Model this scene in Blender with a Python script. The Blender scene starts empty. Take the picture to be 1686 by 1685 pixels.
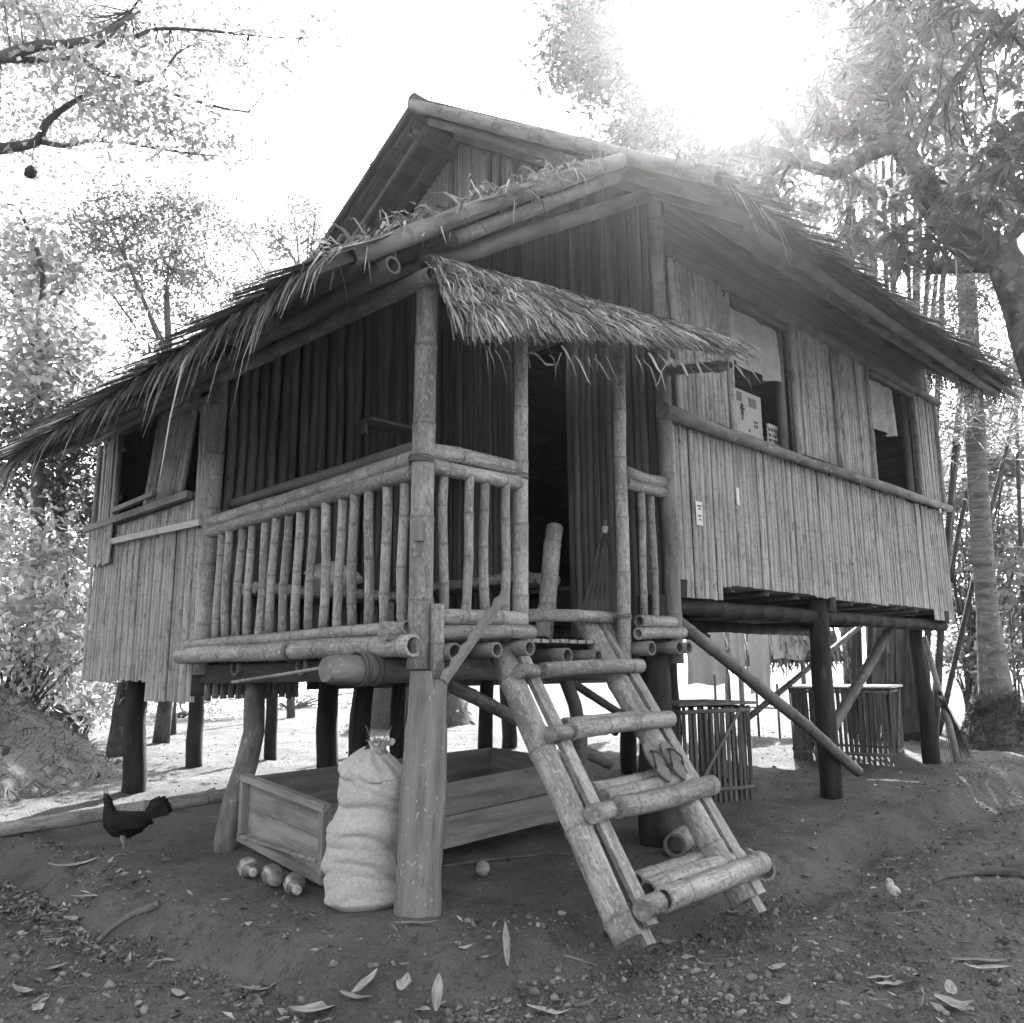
import bpy, math, random
import numpy as np
from mathutils import Vector, Matrix
RNG = random.Random(7)
NP = np.random.default_rng(11)
SC = bpy.context.scene
COL = SC.collection
# ------------------------------------------------------------------ camera, sky, sun, exposure
YAW, PITCH, ROLL = math.radians(45.6), math.radians(10.7), math.radians(-0.5)
F_PX, IMG, CAM = 1400.0, 1686.0, Vector((-2.918, -3.713, 1.25))
FW = Vector((math.cos(YAW) * math.cos(PITCH), math.sin(YAW) * math.cos(PITCH), math.sin(PITCH)))
RT0 = Vector((math.sin(YAW), -math.cos(YAW), 0)); UP0 = RT0.cross(FW)
RT = RT0 * math.cos(ROLL) + UP0 * math.sin(ROLL); UP = UP0 * math.cos(ROLL) - RT0 * math.sin(ROLL)
cam_data = bpy.data.cameras.new('camera'); cam = bpy.data.objects.new('camera', cam_data); COL.objects.link(cam)
cam_data.sensor_width = 36.0; cam_data.lens = F_PX / IMG * 36.0
cam_data.clip_start = 0.05; cam_data.clip_end = 1500
cam.matrix_world = Matrix(((RT.x, UP.x, -FW.x, CAM.x), (RT.y, UP.y, -FW.y, CAM.y), (RT.z, UP.z, -FW.z, CAM.z), (0, 0, 0, 1)))
SC.camera = cam
SUN_EL, SUN_AZ = math.radians(39.1), math.radians(29.3)      # azimuth from +X towards +Y
SUN_DIR = Vector((math.cos(SUN_EL) * math.cos(SUN_AZ), math.cos(SUN_EL) * math.sin(SUN_AZ), math.sin(SUN_EL)))
w = bpy.data.worlds.new('World'); SC.world = w; w.use_nodes = True
nt = w.node_tree; bg = nt.nodes['Background']
sky = nt.nodes.new('ShaderNodeTexSky'); sky.sky_type = 'NISHITA'; sky.sun_disc = False
sky.sun_elevation = SUN_EL; sky.sun_rotation = math.pi / 2 - SUN_AZ
sky.air_density = 1.0; sky.dust_density = 3.0
bwn = nt.nodes.new('ShaderNodeRGBToBW')                      # the photograph is black and white
nt.links.new(sky.outputs[0], bwn.inputs[0]); nt.links.new(bwn.outputs[0], bg.inputs[0])
bg.inputs[1].default_value = 0.15
sl = bpy.data.lights.new('sun', 'SUN'); sl.energy = 4.0; sl.angle = math.radians(0.5); sl.color = (1, 1, 1)
so = bpy.data.objects.new('sun', sl); COL.objects.link(so)
so.rotation_euler = SUN_DIR.to_track_quat('Z', 'Y').to_euler()
vs = SC.view_settings; vs.view_transform = 'Standard'; vs.look = 'None'; vs.gamma = 1.0; vs.use_curve_mapping = False
vs.exposure = 2.68
SC.render.engine = 'CYCLES'
SC.cycles.max_bounces = 8; SC.cycles.diffuse_bounces = 4; SC.cycles.transparent_max_bounces = 8

up3 = Vector((0, 0, 1))
def at(px, py, s):
    """the point of the place seen at pixel (px, py) of the photograph, s metres away over the ground"""
    d = FW + RT * ((px - 843) / F_PX) - UP * ((py - 842.5) / F_PX)
    return CAM + d * (s / math.hypot(d.x, d.y))
def on_plane(axis, c, px, py):
    d = FW + RT * ((px - 843) / F_PX) - UP * ((py - 842.5) / F_PX)
    return CAM + d * ((c - CAM[axis]) / d[axis])

# ------------------------------------------------------------------ materials
def mat(name, lo, hi, scale=(9, 2, 2), rand=0.25, rough=0.75, bump=0.25, spots=None, streak=None, coord='UV', island=0.0,
        detail=6, ns=1.0, fine=None, spec=0.3, bdist=0.01, node=0.0, stain=None):
    m = bpy.data.materials.new(name); m.use_nodes = True; t = m.node_tree; n = t.nodes; L = t.links
    b = n['Principled BSDF']; b.inputs['Roughness'].default_value = rough; b.inputs['Specular IOR Level'].default_value = spec
    tc = n.new('ShaderNodeTexCoord'); oi = n.new('ShaderNodeObjectInfo')
    add = n.new('ShaderNodeVectorMath'); add.operation = 'ADD'
    mul = n.new('ShaderNodeMath'); mul.operation = 'MULTIPLY'; mul.inputs[1].default_value = 41.7
    L.new(oi.outputs['Random'], mul.inputs[0]); L.new(tc.outputs[coord], add.inputs[0]); L.new(mul.outputs[0], add.inputs[1])
    def noise(sc, det, distort=0.0, r=0.6):
        mp = n.new('ShaderNodeMapping'); mp.inputs['Scale'].default_value = sc
        L.new(add.outputs[0], mp.inputs[0])
        x = n.new('ShaderNodeTexNoise'); x.inputs['Scale'].default_value = ns; x.inputs['Detail'].default_value = det
        x.inputs['Roughness'].default_value = r; x.inputs['Distortion'].default_value = distort
        L.new(mp.outputs[0], x.inputs[0]); return x
    nz = noise(scale, detail)
    rp = n.new('ShaderNodeMapRange'); rp.inputs['From Min'].default_value = 0.36; rp.inputs['From Max'].default_value = 0.64
    rp.inputs['To Min'].default_value = lo; rp.inputs['To Max'].default_value = hi
    L.new(nz.outputs[0], rp.inputs[0]); val = rp.outputs[0]
    def mix_to(val, sc, thr, width, colour, amount=1.0, det=5):
        x = noise(sc, det); r = n.new('ShaderNodeMapRange'); r.interpolation_type = 'SMOOTHSTEP'
        r.inputs['From Min'].default_value = thr; r.inputs['From Max'].default_value = thr + width; r.inputs['To Max'].default_value = amount
        L.new(x.outputs[0], r.inputs[0])
        mx = n.new('ShaderNodeMix'); mx.data_type = 'FLOAT'
        L.new(r.outputs[0], mx.inputs[0]); L.new(val, mx.inputs[2]); mx.inputs[3].default_value = colour
        return mx.outputs[0]
    for s_ in spots or ():
        val = mix_to(val, *s_)
    def times(val, src, amount):
        a = n.new('ShaderNodeMapRange'); a.inputs['To Min'].default_value = 1 - amount; a.inputs['To Max'].default_value = 1 + amount
        L.new(src, a.inputs[0]); q = n.new('ShaderNodeMath'); q.operation = 'MULTIPLY'
        L.new(val, q.inputs[0]); L.new(a.outputs[0], q.inputs[1]); return q.outputs[0]
    if node:                                          # the darker joint rings of the bamboo
        na = n.new('ShaderNodeAttribute'); na.attribute_name = 'node'; nm = n.new('ShaderNodeMath'); nm.operation = 'MULTIPLY'; nm.inputs[1].default_value = node; nm.use_clamp = True
        L.new(na.outputs['Fac'], nm.inputs[0]); mx = n.new('ShaderNodeMix'); mx.data_type = 'FLOAT'; L.new(nm.outputs[0], mx.inputs[0]); L.new(val, mx.inputs[2]); mx.inputs[3].default_value = .045; val = mx.outputs[0]
    if stain:                                         # rain stains that run across neighbouring pieces
        ge = n.new('ShaderNodeNewGeometry'); mp = n.new('ShaderNodeMapping'); mp.inputs['Scale'].default_value = (1.6, 1.6, 2.6); L.new(ge.outputs['Position'], mp.inputs[0])
        x = n.new('ShaderNodeTexNoise'); x.inputs['Scale'].default_value = 1.3; x.inputs['Detail'].default_value = 7; x.inputs['Roughness'].default_value = .7; L.new(mp.outputs[0], x.inputs[0])
        r = n.new('ShaderNodeMapRange'); r.inputs['From Min'].default_value = .50; r.inputs['From Max'].default_value = .68; r.inputs['To Max'].default_value = .65; L.new(x.outputs[0], r.inputs[0])
        mx = n.new('ShaderNodeMix'); mx.data_type = 'FLOAT'; L.new(r.outputs[0], mx.inputs[0]); L.new(val, mx.inputs[2]); mx.inputs[3].default_value = stain; val = mx.outputs[0]
    if rand: val = times(val, oi.outputs['Random'], rand)
    if island:
        g = n.new('ShaderNodeNewGeometry'); val = times(val, g.outputs['Random Per Island'], island)
    L.new(val, b.inputs['Base Color'])
    if bump:
        h = noise(fine or tuple(4 * q for q in scale), 5)
        bp = n.new('ShaderNodeBump'); bp.inputs['Strength'].default_value = bump; bp.inputs['Distance'].default_value = bdist
        L.new(h.outputs[0], bp.inputs['Height']); L.new(bp.outputs[0], b.inputs['Normal'])
    return m

def leaf_mat(name, lo, hi, trans=0.5, tcol=0.3, rough=0.45):
    m = bpy.data.materials.new(name); m.use_nodes = True; t = m.node_tree; n = t.nodes; L = t.links
    for x in list(n): n.remove(x)
    out = n.new('ShaderNodeOutputMaterial'); g = n.new('ShaderNodeNewGeometry')
    rp = n.new('ShaderNodeMapRange'); rp.inputs['To Min'].default_value = lo; rp.inputs['To Max'].default_value = hi
    L.new(g.outputs['Random Per Island'], rp.inputs[0])
    d = n.new('ShaderNodeBsdfPrincipled'); d.inputs['Roughness'].default_value = rough; d.inputs['Specular IOR Level'].default_value = 0.35
    L.new(rp.outputs[0], d.inputs['Base Color'])
    tr = n.new('ShaderNodeBsdfTranslucent')
    r2 = n.new('ShaderNodeMapRange'); r2.inputs['To Min'].default_value = tcol * 0.6; r2.inputs['To Max'].default_value = tcol * 1.3
    L.new(g.outputs['Random Per Island'], r2.inputs[0]); L.new(r2.outputs[0], tr.inputs[0])
    mx = n.new('ShaderNodeMixShader'); mx.inputs[0].default_value = trans
    L.new(d.outputs[0], mx.inputs[1]); L.new(tr.outputs[0], mx.inputs[2]); L.new(mx.outputs[0], out.inputs[0])
    return m

M = {}
M['bamboo'] = mat('bamboo_pole_weathered', .13, .29, (9, 2.2, 3), .18, .6, .45, node=.6,
                  spots=[((40, 22, 9), .54, .06, .42, .36), ((50, 30, 9), .55, .05, .06, .46), ((120, 5, 9), .56, .05, .06, .45), ((14, 6, 8), .60, .10, .08, .5), ((4, 1.6, 2), .55, .16, .11, .45)], fine=(60, 14, 10))
M['bamboo_dark'] = mat('bamboo_pole_shade', .048, .105, (7, 1.6, 3), .2, .65, .3, spots=[((16, 5, 8), .62, .08, .03, .6)], fine=(60, 8, 10))  # pole bamboo darkened in colour to stand for shade under roof and floor
M['bamboo_shade_grey'] = mat('bamboo_pole_grey', .07, .155, (9, 2.2, 3), .18, .7, .45, node=.5, spots=[((36, 20, 9), .55, .10, .26, .3), ((14, 6, 8), .60, .10, .05, .5)], fine=(60, 14, 10))  # darker copy of the pole bamboo, standing for shade on the upper poles
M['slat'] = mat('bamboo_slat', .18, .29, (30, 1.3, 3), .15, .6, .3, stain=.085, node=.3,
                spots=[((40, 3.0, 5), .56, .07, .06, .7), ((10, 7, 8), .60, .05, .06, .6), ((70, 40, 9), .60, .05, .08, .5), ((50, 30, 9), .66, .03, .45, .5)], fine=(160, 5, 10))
M['slat_dark'] = mat('bamboo_slat_shade', .042, .095, (30, 1.1, 3), .3, .7, .35, spots=[((40, 2.2, 5), .62, .06, .03, .7)], fine=(160, 5, 10))  # interior and backing slats, shade put into the colour
M['slat_mid'] = mat('bamboo_slat_shaded_side', .065, .125, (30, 1.1, 3), .25, .65, .3, node=.45, spots=[((40, 2.2, 5), .60, .06, .05, .6)], fine=(160, 5, 10))  # gable and porch back wall slats, darkened for the overhang's shade
M['post'] = mat('dark_house_post', .010, .030, (14, 2.2, 4), .2, .85, .6, spots=[((9, 3, 4), .62, .1, .075, .5)], fine=(50, 7, 10))  # near-black colour stands for posts silhouetted by the light behind
M['timber'] = mat('lichened_timber', .11, .20, (20, 1.6, 4), .05, .85, .5,
                  spots=[((9, 1.5, 4), .58, .12, .09, .5), ((44, 30, 20), .62, .03, .42, .6), ((12, 5, 9), .6, .1, .09, .5), ((90, 6, 9), .6, .05, .06, .5)], fine=(70, 6, 10))
M['log'] = mat('rough_log', .075, .18, (9, 3, 4), .15, .85, .7, spots=[((20, 9, 9), .6, .08, .34, .6), ((6, 3, 4), .6, .1, .05, .6)], fine=(36, 12, 10))
M['plank'] = mat('old_plank', .11, .21, (16, 1.5, 4), .12, .85, .4, spots=[((50, 20, 20), .6, .06, .34, .4), ((8, 3, 4), .6, .1, .07, .5)], fine=(90, 9, 10))
M['white_plank'] = mat('pale_plank', .32, .46, (16, 1.5, 4), .08, .8, .3, spots=[((8, 3, 4), .6, .1, .18, .5)])
M['thatch'] = mat('dry_thatch', .10, .26, (3, 3, 3), 0, .8, .15, coord='Object', island=.45, fine=(30, 30, 30))
M['thatch_pale'] = mat('nipa_thatch', .13, .33, (4, 4, 4), 0, .8, .15, coord='Object', island=.7, fine=(40, 40, 40))
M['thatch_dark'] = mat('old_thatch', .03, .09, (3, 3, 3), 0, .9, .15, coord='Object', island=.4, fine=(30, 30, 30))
M['nipa'] = mat('nipa_shingle', .06, .13, (3, 40, 6), .2, .85, .4, fine=(8, 120, 10))
M['dirt'] = mat('dirt', .088, .160, (1.4, 1.4, 1.4), 0, .95, 1.0, coord='Object', ns=1.0, detail=9,
                spots=[((6, 6, 6), .56, .12, .14, .6), ((9, 9, 9), .58, .10, .04, .6), ((45, 45, 45), .57, .06, .22, .35), ((40, 40, 40), .56, .06, .03, .5), ((110, 110, 110), .56, .06, .20, .35), ((2.2, 2.2, 2.2), .56, .16, .045, .5)], fine=(60, 60, 60), bdist=.04, spec=.15)
M['stone'] = mat('pebble', .07, .18, (20, 20, 20), 0, .85, .3, coord='Object', island=.6)
M['dry_leaf'] = mat('dead_leaf', .16, .34, (12, 30, 9), .3, .7, .4, spots=[((40, 40, 20), .6, .1, .08, .4)], fine=(20, 90, 20))
M['litter'] = mat('leaf_crumbs', .09, .26, (8, 8, 8), 0, .8, .1, coord='Object', island=.7)
M['twig'] = mat('dead_twig', .06, .18, (9, 3, 4), .3, .9, .3, island=.3)
M['sack'] = mat('woven_sack', .33, .44, (30, 30, 8), 0, .9, .7, spots=[((5, 5, 4), .58, .15, .26, .3)], fine=(240, 240, 60), bdist=.004)
M['fibre'] = mat('frayed_fibre', .18, .4, (40, 40, 40), 0, .9, .2, coord='Object', island=.4)
M['feather'] = mat('black_feather', .006, .016, (20, 60, 20), 0, .7, 1.0, spec=.15, coord='Object', fine=(60, 60, 90))
M['chick'] = mat('pale_down', .35, .55, (40, 40, 40), 0, .9, .5, coord='Object', fine=(160, 160, 160))
M['horn'] = mat('bird_leg', .14, .2, (30, 30, 30), 0, .6, .2, coord='Object')
M['comb'] = mat('bird_comb', .05, .08, (30, 30, 30), 0, .6, .2, coord='Object')
M['rubber'] = mat('rubber_sole', .11, .16, (20, 20, 9), .1, .8, .2)
M['strap'] = mat('rubber_strap', .03, .05, (20, 20, 9), 0, .6, .1)
M['cloth'] = mat('pale_cloth', .42, .52, (6, 6, 6), .12, .9, .1, fine=(90, 90, 20))
M['curtain'] = mat('curtain_cloth', .26, .36, (5, 9, 4), .1, .9, .1, fine=(90, 90, 20))
M['carton'] = mat('carton', .30, .36, (4, 4, 4), 0, .8, .1)
M['print'] = mat('printed_ink', .035, .05, (9, 9, 9), 0, .8, 0)
M['paper'] = mat('paper', .5, .6, (9, 9, 9), 0, .8, .1)
M['plastic'] = mat('pale_plastic', .42, .5, (9, 9, 9), 0, .5, 0)
M['tin'] = mat('pale_sheet', .5, .62, (3, 3, 3), 0, .5, .1)
M['bark'] = mat('mango_bark', .05, .15, (5, 5, 3), .1, .95, 1.0, spots=[((9, 9, 6), .58, .06, .30, .5), ((4, 4, 4), .6, .1, .04, .5)], fine=(22, 14, 10), bdist=.05)
M['bark_dark'] = mat('dark_bark', .05, .12, (6, 3, 3), .2, .95, .8, fine=(22, 9, 10), bdist=.03)
M['palm_bark'] = mat('palm_bark', .09, .22, (3, 9, 3), .1, .9, .7, spots=[((3, 14, 4), .58, .06, .07, .6), ((9, 9, 6), .6, .06, .42, .5)], fine=(9, 34, 10), bdist=.03)
M['culm'] = mat('green_culm', .035, .08, (9, 1.2, 3), .3, .5, .1)
M['leaf_light'] = leaf_mat('leaf_light', .07, .12, .65, .55)
M['leaf_mid'] = leaf_mat('leaf_mid', .05, .11, .5, .30)
M['leaf_dark'] = leaf_mat('leaf_dark', .035, .08, .35, .18)
M['leaf_bright'] = leaf_mat('leaf_bright', .09, .16, .72, .75)
M['straw'] = mat('dry_straw', .05, .13, (6, 6, 6), 0, .9, .1, coord='Object', island=.5)
def glass():
    m = bpy.data.materials.new('clear_glass'); m.use_nodes = True; b = m.node_tree.nodes['Principled BSDF']
    b.inputs['Base Color'].default_value = (.45, .45, .45, 1); b.inputs['Transmission Weight'].default_value = .8
    b.inputs['Roughness'].default_value = .22; b.inputs['IOR'].default_value = 1.45; return m
M['glass'] = glass()

# ------------------------------------------------------------------ mesh helpers
class MB:
    def __init__(s): s.v, s.f, s.uv, s.sm, s.nd = [], [], [], [], {}
    def face(s, idx, uv, smooth=True):
        s.f.append(tuple(idx)); s.uv.extend(uv); s.sm.append(smooth)
    def tube(s, pts, rads, seg=10, cap0=True, cap1=True, hollow0=False, hollow1=False, sx=1.0, phase=0.0, rough=0.0, rng=RNG, upv=None, nv=None):
        pts = [Vector(p) for p in pts]; n = len(pts)
        if isinstance(rads, (int, float)): rads = [rads] * n
        t0 = (pts[-1] - pts[0]).normalized()
        a = Vector(upv) if upv is not None else (Vector((0, 0, 1)) if abs(t0.z) < .9 else Vector((1, 0, 0)))
        lobes = [1 + rough * rng.uniform(-1, 1) for _ in range(seg)]
        rings = []; run = 0.0; L = []
        for i, p in enumerate(pts):
            t = (pts[min(i + 1, n - 1)] - pts[max(i - 1, 0)])
            t = t.normalized() if t.length > 1e-9 else t0
            u = (a - t * a.dot(t)).normalized(); v_ = t.cross(u); a = u
            if i: run += (p - pts[i - 1]).length
            L.append(run); base = len(s.v)
            for k in range(seg):
                th = 2 * math.pi * k / seg + phase; rr = rads[i] * lobes[k] * (1 + rough * .5 * rng.uniform(-1, 1))
                q = p + u * (math.cos(th) * rr) + v_ * (math.sin(th) * rr * sx); s.v.append(q[:])
                if nv is not None and nv[i]: s.nd[len(s.v) - 1] = nv[i]
            rings.append((base, t, u, v_))
        for i in range(n - 1):
            b0, b1 = rings[i][0], rings[i + 1][0]; c = 2 * math.pi * max(rads[i], rads[i + 1])
            for k in range(seg):
                k2 = (k + 1) % seg; u0, u1 = c * k / seg, c * (k + 1) / seg
                s.face((b0 + k, b0 + k2, b1 + k2, b1 + k), ((u0, L[i]), (u1, L[i]), (u1, L[i + 1]), (u0, L[i + 1])))
        for end, cap, hol in ((0, cap0, hollow0), (n - 1, cap1, hollow1)):
            if not cap: continue
            b, t, u, v_ = rings[end]; p = pts[end]; r = rads[end]; sg = -1 if end == 0 else 1
            def fl(idx): return idx if end else idx[::-1]
            if hol:
                inner = []
                for rr, dep in ((.74, 0), (.70, .09)):
                    q0 = len(s.v); inner.append(q0)
                    for k in range(seg):
                        th = 2 * math.pi * k / seg + phase
                        s.v.append((p + u * (math.cos(th) * r * rr) + v_ * (math.sin(th) * r * rr * sx) - t * (sg * dep))[:])
                for bb, cc in ((b, inner[0]), (inner[0], inner[1])):
                    for k in range(seg):
                        k2 = (k + 1) % seg
                        s.face(fl([bb + k, bb + k2, cc + k2, cc + k]), ((0, 0), (.01, 0), (.01, .02), (0, .02)), False)
                s.face(fl([inner[1] + k for k in range(seg)]), [(.02 * math.cos(k), .02 * math.sin(k)) for k in range(seg)], False)
            else:
                s.face(fl([b + k for k in range(seg)]), [(r * math.cos(6.283 * k / seg), r * math.sin(6.283 * k / seg)) for k in range(seg)], False)
    def bamboo(s, p0, p1, r, node=.3, seg=10, bend=0.0, taper=0.0, h0=True, h1=True, rng=RNG, wob=.012, bulge=1.07):
        p0, p1 = Vector(p0), Vector(p1); d = p1 - p0; ln = d.length; t = d / ln
        a = Vector((0, 0, 1)) if abs(t.z) < .8 else Vector((1, 0, 0)); sd = (a - t * a.dot(t)).normalized()
        sd = Matrix.Rotation(rng.uniform(0, 6.28), 3, t) @ sd
        ws = [0.0]; x = rng.uniform(.25, .9) * node
        rs = [(0.0, 1.0)]; nvs = [0]
        while x < ln - .05:
            rs += [(x - .020, 1.0), (x - .005, bulge), (x + .003, bulge - .05), (x + .009, bulge - .01), (x + .022, .97)]; nvs += [0, .25, 1.0, .35, 0]; x += node * rng.uniform(.85, 1.15)
        rs.append((ln, 1.0)); nvs.append(0); pts, rad = [], []; off = 0
        kink = {}
        for z, k in rs:
            f = z / ln; o = sd * (bend * 4 * f * (1 - f))
            o2 = Vector((math.sin(z * 5.1 + p0.x * 9), math.cos(z * 4.3 + p0.y * 7), math.sin(z * 3.7 + p0.z * 8))) * wob * min(1, 4 * f, 4 * (1 - f)) * r * 6
            pts.append(p0 + d * f + o + o2); rad.append(r * k * (1 - taper * f))
        s.tube(pts, rad, seg, hollow0=h0, hollow1=h1, phase=rng.uniform(0, 1), nv=nvs)
    def box(s, c, size, rot=None, jitter=0.0, rng=RNG):
        c = Vector(c); h = [q / 2 for q in size]; R = rot or Matrix.Identity(3); b = len(s.v)
        for i in range(8):
            q = Vector((h[0] * (1 if i & 1 else -1), h[1] * (1 if i & 2 else -1), h[2] * (1 if i & 4 else -1)))
            q += Vector([rng.uniform(-jitter, jitter) for _ in range(3)]) if jitter else Vector()
            s.v.append((c + R @ q)[:])
        ax = size.index(max(size))
        for idx in ((0, 2, 3, 1), (4, 5, 7, 6), (0, 1, 5, 4), (2, 6, 7, 3), (0, 4, 6, 2), (1, 3, 7, 5)):
            uv = []
            for i in idx:
                q = [h[0] * (1 if i & 1 else -1), h[1] * (1 if i & 2 else -1), h[2] * (1 if i & 4 else -1)]
                o = [q[k] for k in range(3) if k != ax]; uv.append((o[0] + o[1], q[ax]))
            s.face([b + i for i in idx], uv, False)
    def beam(s, p0, p1, w_, h_, up=(0, 0, 1), jitter=0.0):
        p0, p1 = Vector(p0), Vector(p1); t = (p1 - p0).normalized(); u = Vector(up)
        y = u.cross(t).normalized(); z = t.cross(y); R = Matrix((t, y, z)).transposed()
        s.box((p0 + p1) / 2, ((p1 - p0).length, w_, h_), R, jitter)
    def quad(s, a, b, c, d, uv=None, smooth=False):
        i = len(s.v); s.v += [tuple(a), tuple(b), tuple(c), tuple(d)]
        s.face((i, i + 1, i + 2, i + 3), uv or ((0, 0), (1, 0), (1, 1), (0, 1)), smooth)
    def strip(s, pts, widths, side):
        side = Vector(side).normalized(); b = len(s.v); L = 0
        for i, p in enumerate(pts):
            p = Vector(p); s.v += [(p - side * widths[i] / 2)[:], (p + side * widths[i] / 2)[:]]
            if i:
                q = b + 2 * i; s.face((q - 2, q - 1, q + 1, q), ((0, L), (widths[i], L), (widths[i], L + .1), (0, L + .1))); L += .1
    def mesh(s, name, origin=None):
        me = bpy.data.meshes.new(name); o = Vector(origin or (0, 0, 0))
        v = np.array(s.v, dtype=float).reshape(-1, 3) - np.array(o[:])
        me.from_pydata(v.tolist(), [], s.f)
        uvl = me.uv_layers.new(name='UVMap'); uvl.data.foreach_set('uv', np.array(s.uv, dtype=np.float32).ravel())
        if s.nd:
            at_ = me.attributes.new('node', 'FLOAT', 'POINT'); a = np.zeros(len(s.v), np.float32); a[list(s.nd)] = list(s.nd.values()); at_.data.foreach_set('value', a)
        me.polygons.foreach_set('use_smooth', s.sm); me.update(); return me

def origin_of(parent):
    o = Vector((0, 0, 0))
    while parent is not None: o += parent.location; parent = parent.parent
    return o
def link(name, me, m, parent=None, loc=None):
    o = bpy.data.objects.new(name, me); COL.objects.link(o)
    if m is not None and not me.materials: me.materials.append(m)
    if parent is not None: o.parent = parent
    if loc is not None: o.location = loc
    return o
def part(name, mb, m, parent):
    if parent is None:                                # a thing of one mesh: its origin at its foot
        v = np.array(mb.v); o = Vector((float(v[:, 0].mean()), float(v[:, 1].mean()), float(v[:, 2].min())))
        return link(name, mb.mesh(name, o), m, None, o)
    return link(name, mb.mesh(name, origin_of(parent)), m, parent)
def tag(o, label=None, cat=None, group=None, kind=None):
    if label: o['label'] = label
    if cat: o['category'] = cat
    if group: o['group'] = group
    if kind: o['kind'] = kind
    return o
def thing(name, label, cat, loc=(0, 0, 0), group=None):
    o = bpy.data.objects.new(name, None); COL.objects.link(o); o.location = loc; o.empty_display_size = .2
    return tag(o, label, cat, group)
def np_mesh(name, V_, F_, smooth=False):
    me = bpy.data.meshes.new(name); V_ = np.asarray(V_, np.float32); F_ = np.asarray(F_, np.int32); k = F_.shape[1]
    me.vertices.add(len(V_)); me.vertices.foreach_set('co', V_.ravel())
    me.loops.add(F_.size); me.loops.foreach_set('vertex_index', F_.ravel())
    me.polygons.add(len(F_)); me.polygons.foreach_set('loop_start', np.arange(0, F_.size, k, dtype=np.int32))
    if smooth: me.polygons.foreach_set('use_smooth', np.ones(len(F_), bool))
    me.update(calc_edges=True); me.validate(); return me
def unit(a): return a / np.maximum(np.linalg.norm(a, axis=-1, keepdims=True), 1e-9)
def leaves(P, D, length, width, fold=.25, droop=0.0, rng=NP, jit=.35):
    """N folded leaves of two faces: P (N,3) bases, D (N,3) directions -> verts, quads"""
    n = len(P); D = unit(D); L = (length * (1 + jit * rng.uniform(-1, 1, n)))[:, None]; W = (width * (1 + jit * rng.uniform(-1, 1, n)))[:, None]
    S = unit(np.cross(D, rng.normal(size=(n, 3)))); N_ = np.cross(S, D)
    m_ = P + D * L * .45 - np.array([0, 0, 1]) * L * droop * .25; tip = P + D * L - np.array([0, 0, 1]) * L * droop
    V_ = np.stack([P, m_ - S * W / 2 + N_ * W * fold, tip, m_ + S * W / 2 + N_ * W * fold], 1).reshape(-1, 3)
    return V_, np.arange(4 * n).reshape(-1, 4)
def blades(P, widths, side):
    """P (N,K,3) centre lines, widths (N,K), side (N,3) -> verts, quads"""
    n, k = P.shape[:2]; S = unit(side)[:, None, :] * widths[..., None] / 2
    V_ = np.stack([P - S, P + S], 2).reshape(-1, 3)
    i = np.arange(n)[:, None] * (2 * k) + np.arange(k - 1)[None, :] * 2
    return V_, np.stack([i, i + 1, i + 3, i + 2], -1).reshape(-1, 4)
def stuff_part(name, V_, F_, m, parent, kind='stuff'):
    o = link(name, np_mesh(name, np.asarray(V_) - np.array(origin_of(parent)[:]), F_), m, parent)
    if kind: o['kind'] = kind
    return o

# ------------------------------------------------------------------ ground
def vnoise(x, y, seed=0):
    xi, yi = np.floor(x).astype(int), np.floor(y).astype(int); xf, yf = x - xi, y - yi
    def h(a, b):
        q = (a * 374761393 + b * 668265263 + seed * 974711) & 0x7fffffff
        q = ((q ^ (q >> 13)) * 1274126177) & 0x7fffffff; return (q ^ (q >> 16)) / 0x7fffffff
    u, v = xf * xf * (3 - 2 * xf), yf * yf * (3 - 2 * yf)
    return (h(xi, yi) * (1 - u) + h(xi + 1, yi) * u) * (1 - v) + (h(xi, yi + 1) * (1 - u) + h(xi + 1, yi + 1) * u) * v
def ground_np(x, y):
    x, y = np.asarray(x, float), np.asarray(y, float)
    far = np.clip((np.hypot(x - 2, y - 2) - 25) / 60, 0, 1)
    g = .018 * np.clip(x + y, 0, 40) * (1 - far)
    wob = .22 * (vnoise(x * 1.1, y * 1.1, 3) - .5) + .1 * (vnoise(x * 3.3, y * 3.3, 4) - .5)
    d = np.minimum(np.minimum(x + .78 + .12 * np.clip(y - 1, 0, 3), y + .68), 9.5 - x) + wob
    s = np.clip((d + .12) / .26, 0, 1); s = s * s * (3 - 2 * s)
    near = np.clip(1 - (np.hypot(x - 2, y) - 12) / 8, 0, 1)
    g = g - .14 * (1 - s) * near - (.03 + .03 * (x > 2)) * np.exp(-((d + .25) / .15) ** 2) * near
    g = g + (.05 * (vnoise(x * .9, y * .9, 1) - .5) + .030 * (vnoise(x * 2.7, y * 2.7, 2) - .5) + .016 * (vnoise(x * 8, y * 8, 5) - .5) + .016 * (vnoise(x * 15, y * 15, 6) - .5) * (1 - .4 * s) + .012 * (vnoise(x * 31, y * 31, 9) - .5) * (1 - .5 * s)) * near
    return g + .35 * (vnoise(x * .11, y * .11, 8) - .45) * (1 - near) * np.clip((np.hypot(x, y) - 8) / 12, 0, 1)
def gz(x, y): return float(ground_np(x, y))
def on_ground(px, py, lift=0.0):
    d = FW + RT * ((px - 843) / F_PX) - UP * ((py - 842.5) / F_PX)
    t = np.linspace(1.5, 60, 6000); z = CAM.z + d.z * t
    k = np.argmax(z < ground_np(CAM.x + d.x * t, CAM.y + d.y * t) + lift)
    p = CAM + d * float(t[k]); return Vector((p.x, p.y, gz(p.x, p.y)))
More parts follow.
